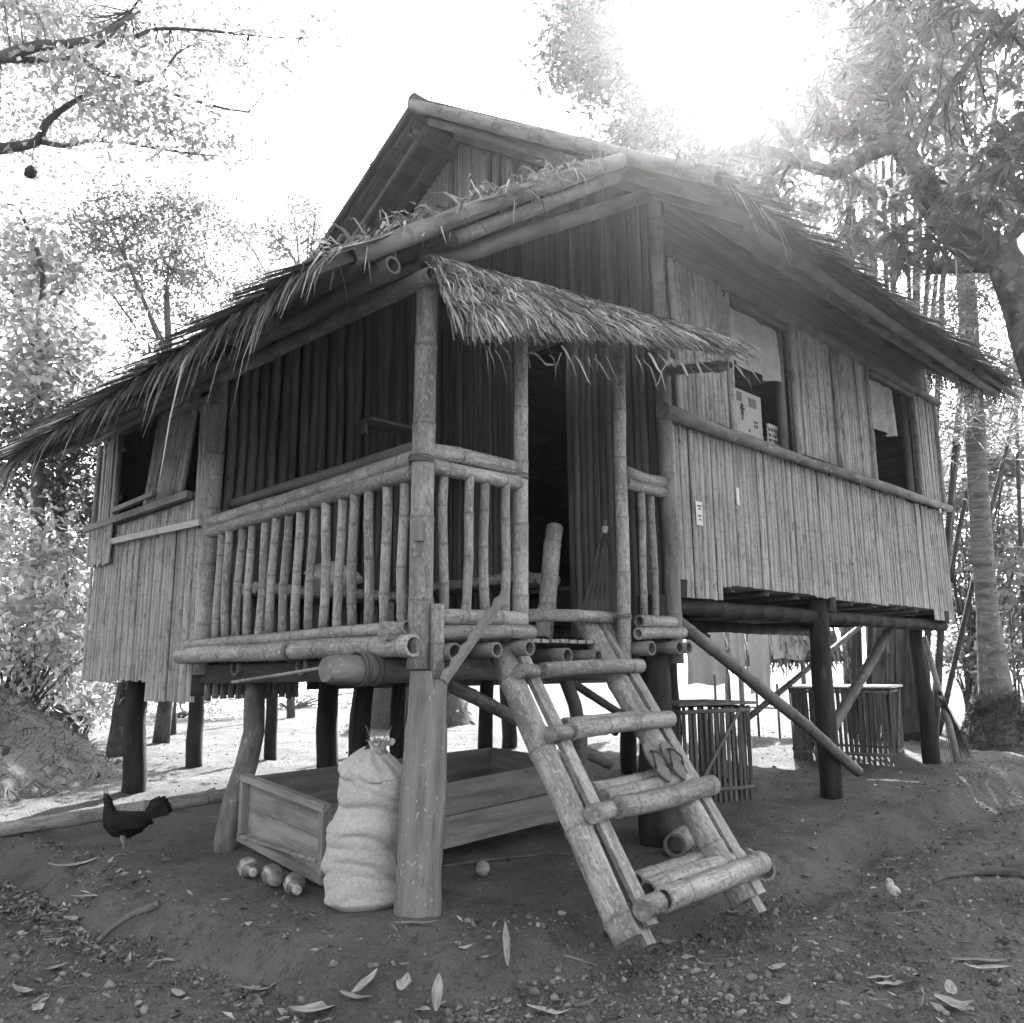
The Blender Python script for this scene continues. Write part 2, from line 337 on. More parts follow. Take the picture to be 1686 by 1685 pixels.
def axis_grid(lo, hi, step, far):
    a = np.arange(lo, hi + step / 2, step); o = [hi]; st = step
    while o[-1] < far: st *= 1.22; o.append(o[-1] + st)
    n_ = [lo]; st = step
    while n_[-1] > -far: st *= 1.22; n_.append(n_[-1] - st)
    return np.concatenate([n_[:0:-1], a, o[1:]])
gx, gy = axis_grid(-3.0, 8.6, .03, 600), axis_grid(-3.8, 6.6, .03, 600)
GX, GY = np.meshgrid(gx, gy); gv = np.stack([GX, GY, ground_np(GX, GY)], -1).reshape(-1, 3)
ii = np.arange(len(gy) - 1)[:, None] * len(gx) + np.arange(len(gx) - 1)[None, :]
gf = np.stack([ii, ii + 1, ii + 1 + len(gx), ii + len(gx)], -1).reshape(-1, 4)
tag(link('ground', np_mesh('ground', gv, gf, True), M['dirt']), kind='structure')
# ------------------------------------------------------------------ the house
XG, YP, XE, YE = 2.40, 2.70, 8.22, 5.2            # gable wall, porch side wall, far end, rear
DECK, FLOOR = 1.44, 1.95
RY, RZ, EY, EZ, RX0, RX1 = 2.45, 6.88, -0.93, 4.50, 1.80, 8.12     # main roof: ridge, eave, ends
SL = (RZ - EZ) / (RY - EY)
SLF = .545
def main_z(y): return RZ - (SL if y < RY else SLF) * abs(y - RY)
LX0, LZ0, LSL = -0.86, 3.20, 0.69                  # lean-to roof over porch and side room
def lean_z(x): return LZ0 + LSL * (x - LX0)
house = thing('stilt_house', 'old bamboo house on stilts with thatched roofs and a railed corner porch', 'house', (0, 0, 0))
def slat_mesh(ln, wd, th, seed, nodes=.33):
    r = random.Random(seed); mb = MB(); sec = [(-.5, 0), (-.47, -.55), (-.2, -1), (.2, -1), (.47, -.55), (.5, 0)]
    zs = [0.0]; z = r.uniform(.1, .3)
    while z < ln - .05: zs += [z - .012, z, z + .012]; z += nodes * r.uniform(.85, 1.15)
    zs.append(ln); b0 = 0
    for i, z in enumerate(zs):
        k = 1.0
        if i and i < len(zs) - 1 and (i - 1) % 3 == 1: k = 1.12
        ox = 0.0
        for (a, h) in sec:
            mb.v.append((a * wd + ox, h * th * k, z))
            if k > 1: mb.nd[len(mb.v) - 1] = 1.0
        if i:
            for j in range(5):
                p = len(mb.v) - 12 + j
                mb.face((p, p + 1, p + 7, p + 6), ((a_(sec, j) * wd + .5, zs[i - 1]), (a_(sec, j + 1) * wd + .5, zs[i - 1]), (a_(sec, j + 1) * wd + .5, z), (a_(sec, j) * wd + .5, z)))
    for e, fl in ((0, 1), (len(zs) - 1, 0)):
        idx = [e * 6 + j for j in range(6)]; idx = idx if fl else idx[::-1]
        mb.face(idx, [(.5, .5)] * 6, False)
    return mb.mesh('slat')
def a_(sec, j): return sec[j][0]
SLATS = {}
def slats(parent, name, xs, z0s, z1s, plane, axis, wd, th, m, face=-1, lean=0.0, kind_len=None, jit=.012):
    """upright strips standing along one wall; axis 'x': wall along X facing -Y; 'y': wall along Y facing -X"""
    po = origin_of(parent)
    for i, x in enumerate(xs):
        z0, z1 = z0s[i], z1s[i]; ln = z1 - z0
        key = (round(ln * 2) / 2 or .5, round(wd, 3), th, m.name, RNG.randrange(4))
        if key not in SLATS:
            SLATS[key] = slat_mesh(key[0], wd, th, hash(key[:3]) % 1000 + key[4]); SLATS[key].materials.append(m)
        o = bpy.data.objects.new(name, SLATS[key]); COL.objects.link(o); o.parent = parent
        off = RNG.uniform(-.006, .004)
        p = Vector((x, plane + off, z0)) if axis == 'x' else Vector((plane + off, x, z0))
        o.location = p - po; o.scale = (RNG.uniform(.91, .955), RNG.uniform(.8, 1.3), ln / key[0])
        o.rotation_euler = (RNG.uniform(-.004, .004), RNG.uniform(-jit, jit) * .2 + lean, -math.pi / 2 if axis == 'y' else 0)
def frange(a, b, st):
    n = max(1, round((b - a) / st)); return [a + (b - a) * (i + .5) / n for i in range(n)]
def jag(n, a): return [RNG.uniform(-a, a) for _ in range(n)]

# --- posts carrying the house
def post(p0, p1, r, m='post', seg=10, rough=.08, n=6, bend=.014):
    mb = MB(); p0, p1 = Vector(p0), Vector(p1); a, b = RNG.uniform(0, 6), RNG.uniform(0, 6)
    pts = [p0.lerp(p1, i / n) + Vector((math.sin(a + i * 1.3), math.sin(b + i * 1.1), 0)) * bend * min(1, i, n - i) for i in range(n + 1)]
    mb.tube(pts, [r * (1.0 - .15 * i / n) for i in range(n + 1)], seg, rough=rough); return part('post', mb, M[m], house)
mb = MB()                                            # the squared pale post under the porch corner
prof = [(-.49, -.25), (-.36, -.46), (.02, -.56), (.37, -.46), (.5, -.2), (.5, .3), (.0, .5), (-.5, .3)]
zs = [-.15, .0, .18, .4, .62, .8, .97, .99, 1.1, 1.26]
for i, z in enumerate(zs):
    f = max(z, 0) / 1.26; wdt = .88 * (.285, .28, .265, .27, .275, .265, .245, .235, .23, .225)[i] * (1 + .02 * math.sin(i * 2.1))
    for (a, b) in prof:
        q = RT0 * (a * wdt * (1 + RNG.uniform(-.03, .03)) + .05 * f - .0) + Vector((FW.x, FW.y, 0)).normalized() * (b * .2 + .05)
        mb.v.append((q.x, q.y, z))
for i in range(len(zs) - 1):
    for k in range(8):
        k2 = (k + 1) % 8; b = i * 8
        mb.face((b + k, b + k2, b + 8 + k2, b + 8 + k), ((k * .08, zs[i]), (k * .08 + .08, zs[i]), (k * .08 + .08, zs[i + 1]), (k * .08, zs[i + 1])))
mb.face([len(mb.v) - 8 + k for k in range(8)], [(0, 0)] * 8, False)
tag(part('post', mb, M['timber'], house), 'pale squared post speckled with lichen under the porch corner')
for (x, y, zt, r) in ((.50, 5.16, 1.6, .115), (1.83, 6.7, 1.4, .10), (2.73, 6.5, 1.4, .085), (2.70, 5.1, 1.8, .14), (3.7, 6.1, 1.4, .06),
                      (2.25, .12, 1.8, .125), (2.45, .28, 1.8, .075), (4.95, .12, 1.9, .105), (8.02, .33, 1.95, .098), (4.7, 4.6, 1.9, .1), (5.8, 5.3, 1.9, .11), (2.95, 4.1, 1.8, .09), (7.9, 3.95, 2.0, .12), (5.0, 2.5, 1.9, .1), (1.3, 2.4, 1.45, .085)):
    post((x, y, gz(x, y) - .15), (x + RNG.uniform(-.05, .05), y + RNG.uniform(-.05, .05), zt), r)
post((.07, 2.25, -.1), (.28, 2.30, 1.3), .085, 'log', rough=.07, bend=.035)           # forked pale prop under the porch
post((3.1, 1.5, -.1), (2.75, 1.45, 1.5), .07, 'log', rough=.1, bend=.05)
# --- braces under the house
def pole(name, p0, p1, r, m='bamboo', parent=None, label=None, **k):
    mb = MB(); mb.bamboo(p0, p1, r, **k); o = part(name, mb, M[m], parent or house)
    if label: o['label'] = label
    return o
pole('brace', (2.45, .02, 1.62), (5.24, -.02, .30), .052, 'bamboo_shade_grey', bend=.02, h0=False)
pole('brace', (8.05, .55, 1.95), (5.9, .62, .5), .062, 'bamboo_shade_grey')
pole('brace', on_plane(1, 1.5, 1445, 1008), on_plane(1, 1.5, 1232, 1182), .036, 'bamboo_dark')
pole('brace', (3.0, 2.3, 1.5), (5.6, 2.5, .45), .045, 'bamboo_dark')
pole('brace', (7.9, 3.9, 1.95), (5.6, 3.2, .5), .05, 'bamboo_dark')
pole('brace', (1.2, 1.8, 1.35), (3.9, 1.9, .35), .06, 'bamboo')
# --- beams, floors
def slab(name, c, s, m, jitter=0, label=None):
    mb = MB(); mb.box(c, s, jitter=jitter); o = part(name, mb, M[m], house)
    if label: o['label'] = label
    return o
mb = MB(); mb.tube([(-.40, .30, 1.27), (-.36, .30, 1.27), (-.1, .30, 1.275), (.6, .31, 1.28), (1.6, .3, 1.27), (2.5, .3, 1.28)], [.066, .082, .084, .08, .085, .085], 14, rough=.07)
tag(part('floor_beam', mb, M['log'], house), 'thick round log beam jutting out under the porch corner')
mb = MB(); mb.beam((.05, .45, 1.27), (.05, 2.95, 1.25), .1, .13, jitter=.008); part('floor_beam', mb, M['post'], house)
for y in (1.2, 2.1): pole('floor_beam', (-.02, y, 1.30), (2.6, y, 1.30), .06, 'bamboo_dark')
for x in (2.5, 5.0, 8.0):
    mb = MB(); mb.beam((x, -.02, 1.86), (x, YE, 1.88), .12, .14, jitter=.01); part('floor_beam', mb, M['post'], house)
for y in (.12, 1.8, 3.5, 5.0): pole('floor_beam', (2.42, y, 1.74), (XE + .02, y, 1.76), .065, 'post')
for x in frange(3.0, 8.0, .55): pole('floor_joist', (x, .02, 1.905), (x, YE, 1.905), .028, 'bamboo_dark', seg=6)
slab('floor', ((XG + XE) / 2, YE / 2 + .03, FLOOR - .01), (XE - XG, YE - .1, .03), 'slat_dark')
slab('floor', (XG / 2 + .02, (YP + YE) / 2, DECK - .03), (XG, YE - YP - .04, .03), 'slat_dark')
for x in frange(-.02, XG, .085): slab('deck_slat', (x, YP / 2 + .02, DECK + .005), (.07, YP - .06, .022), 'slat', .003)
# deck joists with round ends in view
for x, dz in ((.13, 0), (.44, .015), (.71, .03), (1.15, -.01), (1.45, -.01), (1.93, .045), (2.20, .05), (2.36, .055)):
    pole('deck_joist', (x, (-.03 if 1 < x < 1.6 else -.15) + RNG.uniform(-.03, .02), 1.36 + dz), (x, 2.62, 1.36), .050 + RNG.uniform(-.008, .005), 'bamboo_shade_grey', seg=12)
pole('deck_edge', (-.075, -.05, 1.395), (-.095, 2.85, 1.395), .062, seg=12, bend=.01)
pole('deck_edge', (-.06, .03, 1.497), (-.07, 2.78, 1.478), .038, seg=10, bend=.008)
pole('deck_edge', (-.17, .10, 1.475), (.6, .10, 1.48), .056, seg=12, h0=False)
pole('deck_edge', (.06, -.07, 1.465), (.82, -.06, 1.49), .042, seg=12)
pole('deck_edge', (.10, -.035, 1.555), (.77, -.035, 1.565), .048, seg=12)
pole('deck_edge', (1.86, -.07, 1.505), (2.42, -.06, 1.525), .042, seg=12)
pole('deck_edge', (1.92, -.035, 1.595), (2.34, -.035, 1.60), .045, seg=12)
# porch posts and rails
pole('porch_post', (.0, .0, 1.27), (.03, .0, 3.58), .069, seg=14, node=.48, taper=.08, label='thick bamboo corner post of the porch')
mb = MB(); mb.bamboo((.055, -.085, 1.22), (.055, -.085, 1.62), .04); part('post_peg', mb, M['bamboo'], house)
mb = MB(); mb.box((-.045, -.045, 2.0), (.05, .05, .075), Matrix.Rotation(math.radians(-45), 3, 'Z')); part('peg', mb, M['plank'], house)
pole('porch_post', (.78, 0, 1.44), (.82, .0, 3.6), .05, seg=12, node=.42, taper=.12)
pole('porch_post', (1.79, 0, 1.25), (1.84, 0, 3.75), .05, seg=12, node=.42, taper=.1)
pole('porch_post', (.0, 2.67, 1.25), (.02, 2.67, 3.6), .066, seg=12, node=.45)
pole('porch_post', (2.37, -.02, 1.3), (2.36, -.01, 5.0), .06, 'bamboo_shade_grey', seg=12, node=.5)
for (p0, p1, r) in (((0, .05, 2.46), (0, 2.62, 2.43), .052), ((-.012, .05, 2.375), (-.012, 2.62, 2.345), .047),
                    ((.05, 0, 2.50), (.77, 0, 2.505), .05), ((.05, -.012, 2.415), (.77, -.012, 2.42), .046),
                    ((1.86, 0, 2.665), (2.33, 0, 2.655), .05), ((1.86, -.01, 2.585), (2.33, -.01, 2.575), .042)):
    pole('handrail', p0, p1, r, seg=14, node=.4, bend=.012, h0=False, h1=False, bulge=1.03)
pole('handrail', (.14, .1, 2.585), (.14, 2.6, 2.585), .042, 'bamboo_dark')
bal = [MB() for _ in range(5)]; bme = []
for k, b in enumerate(bal):
    r_ = random.Random(k + 3); b.bamboo((0, 0, 0), (r_.uniform(-.012, .012), r_.uniform(-.012, .012), .86), .0285 + r_.uniform(-.002, .003), node=.27, seg=9, rng=r_, wob=.03, bend=.008, bulge=1.06)
    bme.append(b.mesh('baluster')); bme[-1].materials.append(M['bamboo'])
def baluster(x, y, z, h):
    o = bpy.data.objects.new('baluster', bme[RNG.randrange(5)]); COL.objects.link(o); o.parent = house
    o.location = (x, y, z); o.scale = (1, 1, h / .86); o.rotation_euler = (RNG.uniform(-.012, .012), RNG.uniform(-.012, .012), RNG.uniform(0, 6.28))
for i in range(15): baluster(0, .155 + i * .1655, 1.50, .84)
for x in (.175, .335, .49, .645): baluster(x, 0, 1.57, .83)
for x, yy in ((2.03, 0), (2.19, .02)): baluster(x, yy, 1.60, .96)
# --- right wall: long skirt of slats, sill log, shutters
wall = slab('wall', (5.32, .035, 2.52), (5.72, .012, 1.2), 'slat_dark', label='long lower wall of upright bamboo slats')
xs = frange(2.44, 8.27, .064); z0 = []
for i, x in enumerate(xs):
    b = 1.80 if x < 3.06 else (1.905 if x < 3.2 else 1.925 if x < 7.62 else 1.80 + (x - 7.62) * .03)
    pn = 0 if x < 3.15 else 1 if x < 4.7 else 2 if x < 6.35 else 3; xs[i] = x + (-.006, .004, -.004, .005)[pn]
    z0.append(b + (.0, .006, -.012, .008)[pn] + RNG.uniform(-.005, .004))
slats(wall, 'slat', xs, z0, [3.16 + RNG.uniform(-.01, .02) for _ in xs], 0, 'x', .063, .010, M['slat'])
mb = MB(); mb.tube([(2.28, -.06, 3.21), (2.6, -.07, 3.2), (3.2, -.065, 3.19), (3.35, -.06, 3.20), (4.6, -.07, 3.185), (5.6, -.065, 3.2), (6.4, -.07, 3.205), (8.36, -.06, 3.22)], [.066, .06, .05, .056, .048, .05, .056, .043], 12, rough=.05)
part('sill', mb, M['log'], house)
def shutter(x0, x1, z0_, z1_, n, seedlean=0):
    mb = MB()
    for x in (x0 + .03, x1 - .03): mb.bamboo((x, -.035, z0_ - .09), (x, -.03, z1_), .034, seg=8, node=.3)
    mb.beam((x0, .005, z0_ + .25), (x1, .005, z0_ + .25), .03, .04); mb.beam((x0, .005, z1_ - .2), (x1, .005, z1_ - .2), .03, .04)
    mb.box(((x0 + x1) / 2, .012, (z0_ + z1_) / 2), (x1 - x0 - .02, .006, z1_ - z0_ - .02))
    s = part('shutter', mb, M['slat'], house); xs_ = frange(x0 + .06, x1 - .06, .062)
    slats(s, 'slat', xs_, [z0_ + RNG.uniform(0, .012) for _ in xs_], [z1_ + RNG.uniform(-.01, .03) for _ in xs_], -.015, 'x', .061, .014, M['slat'])
for (a, b, zt) in ((2.50, 3.37, 4.62), (4.47, 5.42, 4.55), (5.45, 6.24, 4.55), (7.52, 8.27, 4.55)): shutter(a, b, 3.27, zt, 0)
wb = slab('wall', (5.32, .05, 4.86), (5.78, .03, .62), 'slat_dark')
pole('wall_plate', (2.46, -.05, 4.60), (8.36, -.05, 4.60), .05, 'bamboo_dark', seg=10, h0=False)
pole('lintel', (3.30, -.02, 4.50), (4.5, -.02, 4.50), .03, 'bamboo_dark', seg=8)
pole('lintel', (6.2, -.02, 4.53), (7.55, -.02, 4.53), .03, 'bamboo_dark', seg=8)
for x in (4.40, 7.46): pole('window_jamb', (x, .06, 3.2), (x, .06, 4.55), .045, 'bamboo_dark', seg=8)
# --- left wall of the side room
lw = slab('wall', (.035, (YP + YE) / 2 + .03, 1.95), (.012, YE - YP, 1.3), 'slat_dark', label='pale lower wall of the side room')
ys = frange(2.76, 5.3, .075)
slats(lw, 'slat', ys, [(1.20 if y > 3.72 else 1.04) + RNG.uniform(-.012, .012) for y in ys], [2.46 + RNG.uniform(-.01, .01) for y in ys], 0, 'y', .073, .014, M['slat'])
slats(lw, 'slat', frange(2.74, 2.97, .075), [2.40] * 3, [3.52] * 3, .0, 'y', .073, .014, M['slat'])
lw2 = slab('wall', (.045, 3.95, 2.62), (.02, 2.5, .26), 'slat_dark')
ys = frange(2.98, 5.28, .075)
slats(lw2, 'slat', ys, [2.42 if y < 4.62 else 2.33 for y in ys], [2.66 for y in ys], .012, 'y', .073, .014, M['slat'])
slats(lw2, 'slat', frange(4.66, 5.30, .075), [2.30 + RNG.uniform(-.02, .02) for _ in range(9)], [2.68] * 9, -.045, 'y', .073, .014, M['slat'])
mb = MB(); mb.beam((-.055, 2.72, 2.435), (-.055, 4.62, 2.50), .035, .055, jitter=.004); tag(part('sill', mb, M['white_plank'], house), 'pale plank sill under the shutters')
mb = MB(); mb.beam((-.05, 2.98, 2.70), (-.055, 5.42, 2.71), .05, .055, jitter=.005); part('sill', mb, M['plank'], house)
mb = MB(); mb.beam((-.05, 3.7, 2.82), (-.05, 4.68, 2.80), .05, .045, jitter=.005); part('sill', mb, M['plank'], house)
def shutter_y(y0, y1, z0_, z1_, tilt=0):
    mb = MB()
    for y in (y0 + .03, y1 - .03): mb.bamboo((-.03, y, z0_ - .07), (-.03, y + tilt, z1_), .03, seg=8, node=.3)
    mb.beam((.0, y0, z0_ + .2), (.0, y1, z0_ + .2), .03, .04); mb.beam((.0, y0 + tilt, z1_ - .15), (.0, y1 + tilt, z1_ - .15), .03, .04)
    s = part('shutter', mb, M['bamboo'], house); ys_ = frange(y0 + .05, y1 - .05, .07)
    slats(s, 'slat', ys_, [z0_ + RNG.uniform(0, .012) for _ in ys_], [z1_ for _ in ys_], -.012, 'y', .067, .014, M['slat'], lean=-math.atan2(tilt, z1_ - z0_))
shutter_y(4.66, 5.27, 2.74, 3.56); shutter_y(3.17, 3.97, 2.75, 3.58, -.24)
slab('wall', (.05, 4.0, 3.66), (.03, 2.55, .14), 'slat_dark')
pole('wall_plate', (-.03, -.12, 3.52), (-.05, 5.45, 3.66), .052, 'bamboo_shade_grey', seg=12, node=.5)
mb = MB(); mb.beam((-.02, 2.75, 3.47), (-.02, 3.75, 3.49), .03, .06, jitter=.004); part('lintel', mb, M['plank'], house)
pole('eave_purlin', (-.38, -.22, 3.42), (-.40, 5.1, 3.42), .05, 'bamboo_dark', seg=12, node=.5)
# --- wall at the back of the porch that rises into the gable
gw = thing_wall = None
mb = MB()
for (a, b, z0_, z1_) in ((.0, 1.03, DECK, 4.9), (1.55, YP, DECK, 4.9), (1.03, 1.55, 4.15, 4.9), (YP, YE, FLOOR - .6, 4.9)):
    mb.box((XG + .03, (a + b) / 2, (z0_ + z1_) / 2), (.02, b - a, z1_ - z0_))
i0 = len(mb.v); mb.v += [(XG + .03, -.05, 4.9), (XG + .03, YE, 4.9), (XG + .03, YE, main_z(YE) - .1), (XG + .03, RY, RZ - .12), (XG + .03, -.05, main_z(-.05) - .1)]
mb.face((i0, i0 + 4, i0 + 3, i0 + 2, i0 + 1), [(0, 0)] * 5, False)
gw = tag(part('wall', mb, M['slat_dark'], house), 'tall slatted wall behind the porch rising into the gable')
ys = [y for y in frange(.02, YP, .072)]; Z0 = []; Z1 = []; keep = []
for y in ys:
    if 1.05 < y < 1.53: z0_ = 4.12
    elif y < YP: z0_ = 1.48 + RNG.uniform(0, .06)
    else: z0_ = 4.75
    keep.append(y); Z0.append(z0_); Z1.append(main_z(y) - .14)
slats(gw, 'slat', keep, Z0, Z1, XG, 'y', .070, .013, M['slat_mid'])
mb = MB()
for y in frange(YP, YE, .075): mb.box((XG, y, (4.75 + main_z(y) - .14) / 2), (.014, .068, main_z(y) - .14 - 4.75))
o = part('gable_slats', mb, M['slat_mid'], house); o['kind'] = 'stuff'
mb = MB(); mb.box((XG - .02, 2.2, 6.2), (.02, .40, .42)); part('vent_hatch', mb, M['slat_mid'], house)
mb = MB(); mb.beam((XG - .05, 1.98, 6.02), (XG - .05, 2.42, 6.02), .05, .04); part('vent_ledge', mb, M['plank'], house)
mb = MB(); mb.beam((XG - .01, 1.02, DECK), (XG - .01, 1.02, 4.2), .05, .05); mb.beam((XG - .01, 1.57, DECK), (XG - .01, 1.57, 4.2), .05, .05); mb.beam((XG - .01, 1.0, 4.16), (XG - .01, 1.6, 4.16), .05, .06)
part('door_frame', mb, M['bamboo_dark'], house)
# --- wall of upright poles between porch and side room
pw = slab('wall', (1.2, YP + .06, 2.7), (2.36, .012, 2.5), 'slat_dark', label='dark wall of upright round poles beside the porch')
pm = []
for k in range(4):
    b = MB(); b.bamboo((0, 0, 0), (.0, 0, 2.3), .042, node=.34, seg=10, rng=random.Random(k), wob=.03); pm.append(b.mesh('pole')); pm[-1].materials.append(M['bamboo_dark'])
for x in frange(.09, 1.42, .095):
    o = bpy.data.objects.new('pole', pm[RNG.randrange(4)]); COL.objects.link(o); o.parent = pw
    o.location = Vector((x, YP + RNG.uniform(-.008, .008), 1.46)) - origin_of(pw); o.scale = (1, 1, (lean_z(x) - .12 - 1.46) / 2.3); o.rotation_euler = (0, RNG.uniform(-.01, .01), RNG.uniform(0, 6))
xs = frange(1.44, 2.36, .07)
slats(pw, 'slat', xs, [1.5] * len(xs), [lean_z(x) - .12 for x in xs], YP, 'x', .068, .012, M['slat_dark'])
mb = MB(); mb.box((1.62, 2.58, 3.53), (.5, .2, .03)); mb.box((1.4, 2.64, 3.47), (.03, .08, .1)); part('shelf', mb, M['plank'], house)
sk = slab('wall', (.4, YP + .03, 1.24), (.9, .012, .3), 'slat_dark')
xs = frange(.04, .86, .062); slats(sk, 'slat', xs, [1.06 + RNG.uniform(-.012, .012) for _ in xs], [1.45] * len(xs), YP - .0, 'x', .058, .012, M['slat'])
# rear and end walls (dark inside)
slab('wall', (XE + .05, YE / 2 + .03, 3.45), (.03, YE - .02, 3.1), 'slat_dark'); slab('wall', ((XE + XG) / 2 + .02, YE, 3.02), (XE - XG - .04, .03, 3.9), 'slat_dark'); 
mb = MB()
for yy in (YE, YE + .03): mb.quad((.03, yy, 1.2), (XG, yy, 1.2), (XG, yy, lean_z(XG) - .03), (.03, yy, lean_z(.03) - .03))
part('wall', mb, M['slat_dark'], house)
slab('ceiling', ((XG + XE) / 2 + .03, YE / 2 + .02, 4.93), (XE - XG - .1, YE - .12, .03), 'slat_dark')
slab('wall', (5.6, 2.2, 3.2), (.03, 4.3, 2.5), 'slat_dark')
# --- main roof
def roof_slope(quad_, thick, m, name='roof_slope', label=None):
    mb = MB(); q = [Vector(p) for p in quad_]; n = (q[1] - q[0]).cross(q[3] - q[0]).normalized(); n = n if n.z > 0 else -n
    b = len(mb.v); k = len(q); mb.v += [p[:] for p in q] + [(p + n * thick)[:] for p in q]
    for idx in [list(range(k)), list(range(k, 2 * k))] + [[i, (i + 1) % k, k + (i + 1) % k, k + i] for i in range(k)]:
        mb.face([b + i for i in idx], [(mb.v[b + i][0], mb.v[b + i][1]) for i in idx], False)
    o = part(name, mb, M[m], house)
    if label: o['label'] = label
    return o
near = roof_slope([(RX0, EY, EZ), (RX1, EY, EZ), (RX1, RY, RZ), (RX0, RY, RZ)], .10, 'thatch_dark', label='near thatched slope over the long wall')
FY = 2 * RY - EY; EZF = RZ - SLF * (FY - RY)
far_ = roof_slope([(RX0, FY, EZF), (RX1, FY, EZF), (RX1, RY, RZ), (RX0, RY, RZ)], .07, 'thatch_dark', label='far thatched slope')
def lean_top(y): return min(XG + .05, LX0 + (main_z(y) - .08 - LZ0) / LSL)
lean = roof_slope([(LX0, -.2, LZ0), (LX0, 5.0, LZ0), (XG + .05, 5.4, lean_z(XG + .05)), (XG + .05, .52, lean_z(XG + .05)), (lean_top(-.2), -.2, lean_z(lean_top(-.2)))], .06, 'thatch_dark', label='lean-to thatch over porch and side room')
# nipa shingle rows under the far slope, seen in the gable overhang
sm = []
for k in range(3):
    b = MB(); N_ = 14
    for j in range(N_):
        a0, a1 = j / N_, (j + 1) / N_; dz = random.Random(k * 50 + j).uniform(-.0015, .0015)
        b.quad((a0 * .62, 0, -.006 + dz), (a1 * .62 - .004, 0, -.006 + dz), (a1 * .62 - .004, .2, -.022 + dz), (a0 * .62, .2, -.022 + dz), ((0, a0), (0, a1), (.2, a1), (.2, a0)))
    sm.append(b.mesh('nipa_shingle')); sm[-1].materials.append(M['nipa'])
ang = math.atan(SLF)
for i in range(22):
    d = .08 + i * .185
    if d > 4.1: break
    o = bpy.data.objects.new('nipa_shingle', sm[i % 3]); COL.objects.link(o); o.parent = far_
    o.location = (RX0 + .01, RY + d * math.cos(ang), RZ - d * math.sin(ang) - .012); o.rotation_euler = (-ang, 0, 0)
    mb = MB(); q = Vector((RX0 + .02, RY + (d + .0) * math.cos(ang), RZ - d * math.sin(ang) - .03)); mb.bamboo(q, q + Vector((.62, 0, 0)), .011, seg=5, h0=False, h1=False); part('batten', mb, M['bamboo_dark'], far_)
for x in (1.98, 2.26): pole('rafter', (x, RY + .05, RZ - .12), (x, FY - .1, EZF - .10), .034, 'bamboo_dark', seg=8)
for y in (RY + 1.75, RY + .1): pole('purlin', (RX0 + .02, y, main_z(y) - .16), (XG + .3, y, main_z(y) - .16), .045, 'bamboo_dark', seg=8)
for x in (1.95, 2.3): pole('rafter', (x, RY - .05, RZ - .11), (x, EY + .03, EZ - .06), .04, 'bamboo_dark', seg=8)
for x in frange(3.2, 8.3, .85): pole('rafter', (x, .3, main_z(.3) - .09), (x, EY + .06 + RNG.uniform(0, .06), EZ - .04), .042, 'bamboo_dark', seg=10)
for y in (EY + .1, -.45): pole('purlin', (2.34, y, main_z(y) - .13), (RX1 - .2, y, main_z(y) - .13), .045, 'bamboo_dark', seg=8)
pole('rake_pole', (RX0 - .02, RY + .03, RZ + .03), (RX0 - .02, EY - .02, EZ + .04), .062, 'bamboo_shade_grey', seg=14, node=.55, label='split bamboo capping the gable edge')
pole('rake_pole', (RX0 - .02, RY + .02, RZ + .03), (RX0 - .02, FY - .1, EZF + .09), .035, 'bamboo_dark', seg=10)
mb = MB(); mb.tube([(RX0 - .05, RY, RZ + .06), (RX1, RY, RZ + .06)], .08, 10); part('ridge_cap', mb, M['thatch_dark'], house)
pole('eave_pole', (7.0, EY + .03, EZ + .0), (8.36, EY - .02, EZ - .02), .034, 'bamboo_dark', seg=10)
# lean-to rake and rafters
pole('rake_pole', (1.71, -.18, lean_z(1.71) + .03), (-.63, -.18, lean_z(-.63) + .03), .056, 'bamboo_shade_grey', seg=14, node=.5, bend=.03, label='long bamboo pole along the sloping porch roof edge')
pole('rafter', (1.74, -.12, lean_z(1.74) - .085), (.12, -.12, lean_z(.12) - .085), .045, 'bamboo_shade_grey', seg=12, node=.5, h1=False)
pole('rafter', (2.3, .03, lean_z(2.3) - .33), (.04, .02, lean_z(.04) - .17), .055, 'bamboo_dark', seg=12, node=.5, h1=False)
for y in (.9, 1.9, 2.9, 3.9, 4.9): pole('rafter', (2.3, y, lean_z(2.3) - .05), (LX0 + .1, y, lean_z(LX0 + .1) - .05), .042, 'bamboo_dark', seg=8)
for x in (.6, 1.3, 1.9): pole('purlin', (x, -.15, lean_z(x) - .02), (x, 5.3, lean_z(x) - .02), .03, 'bamboo_dark', seg=6)
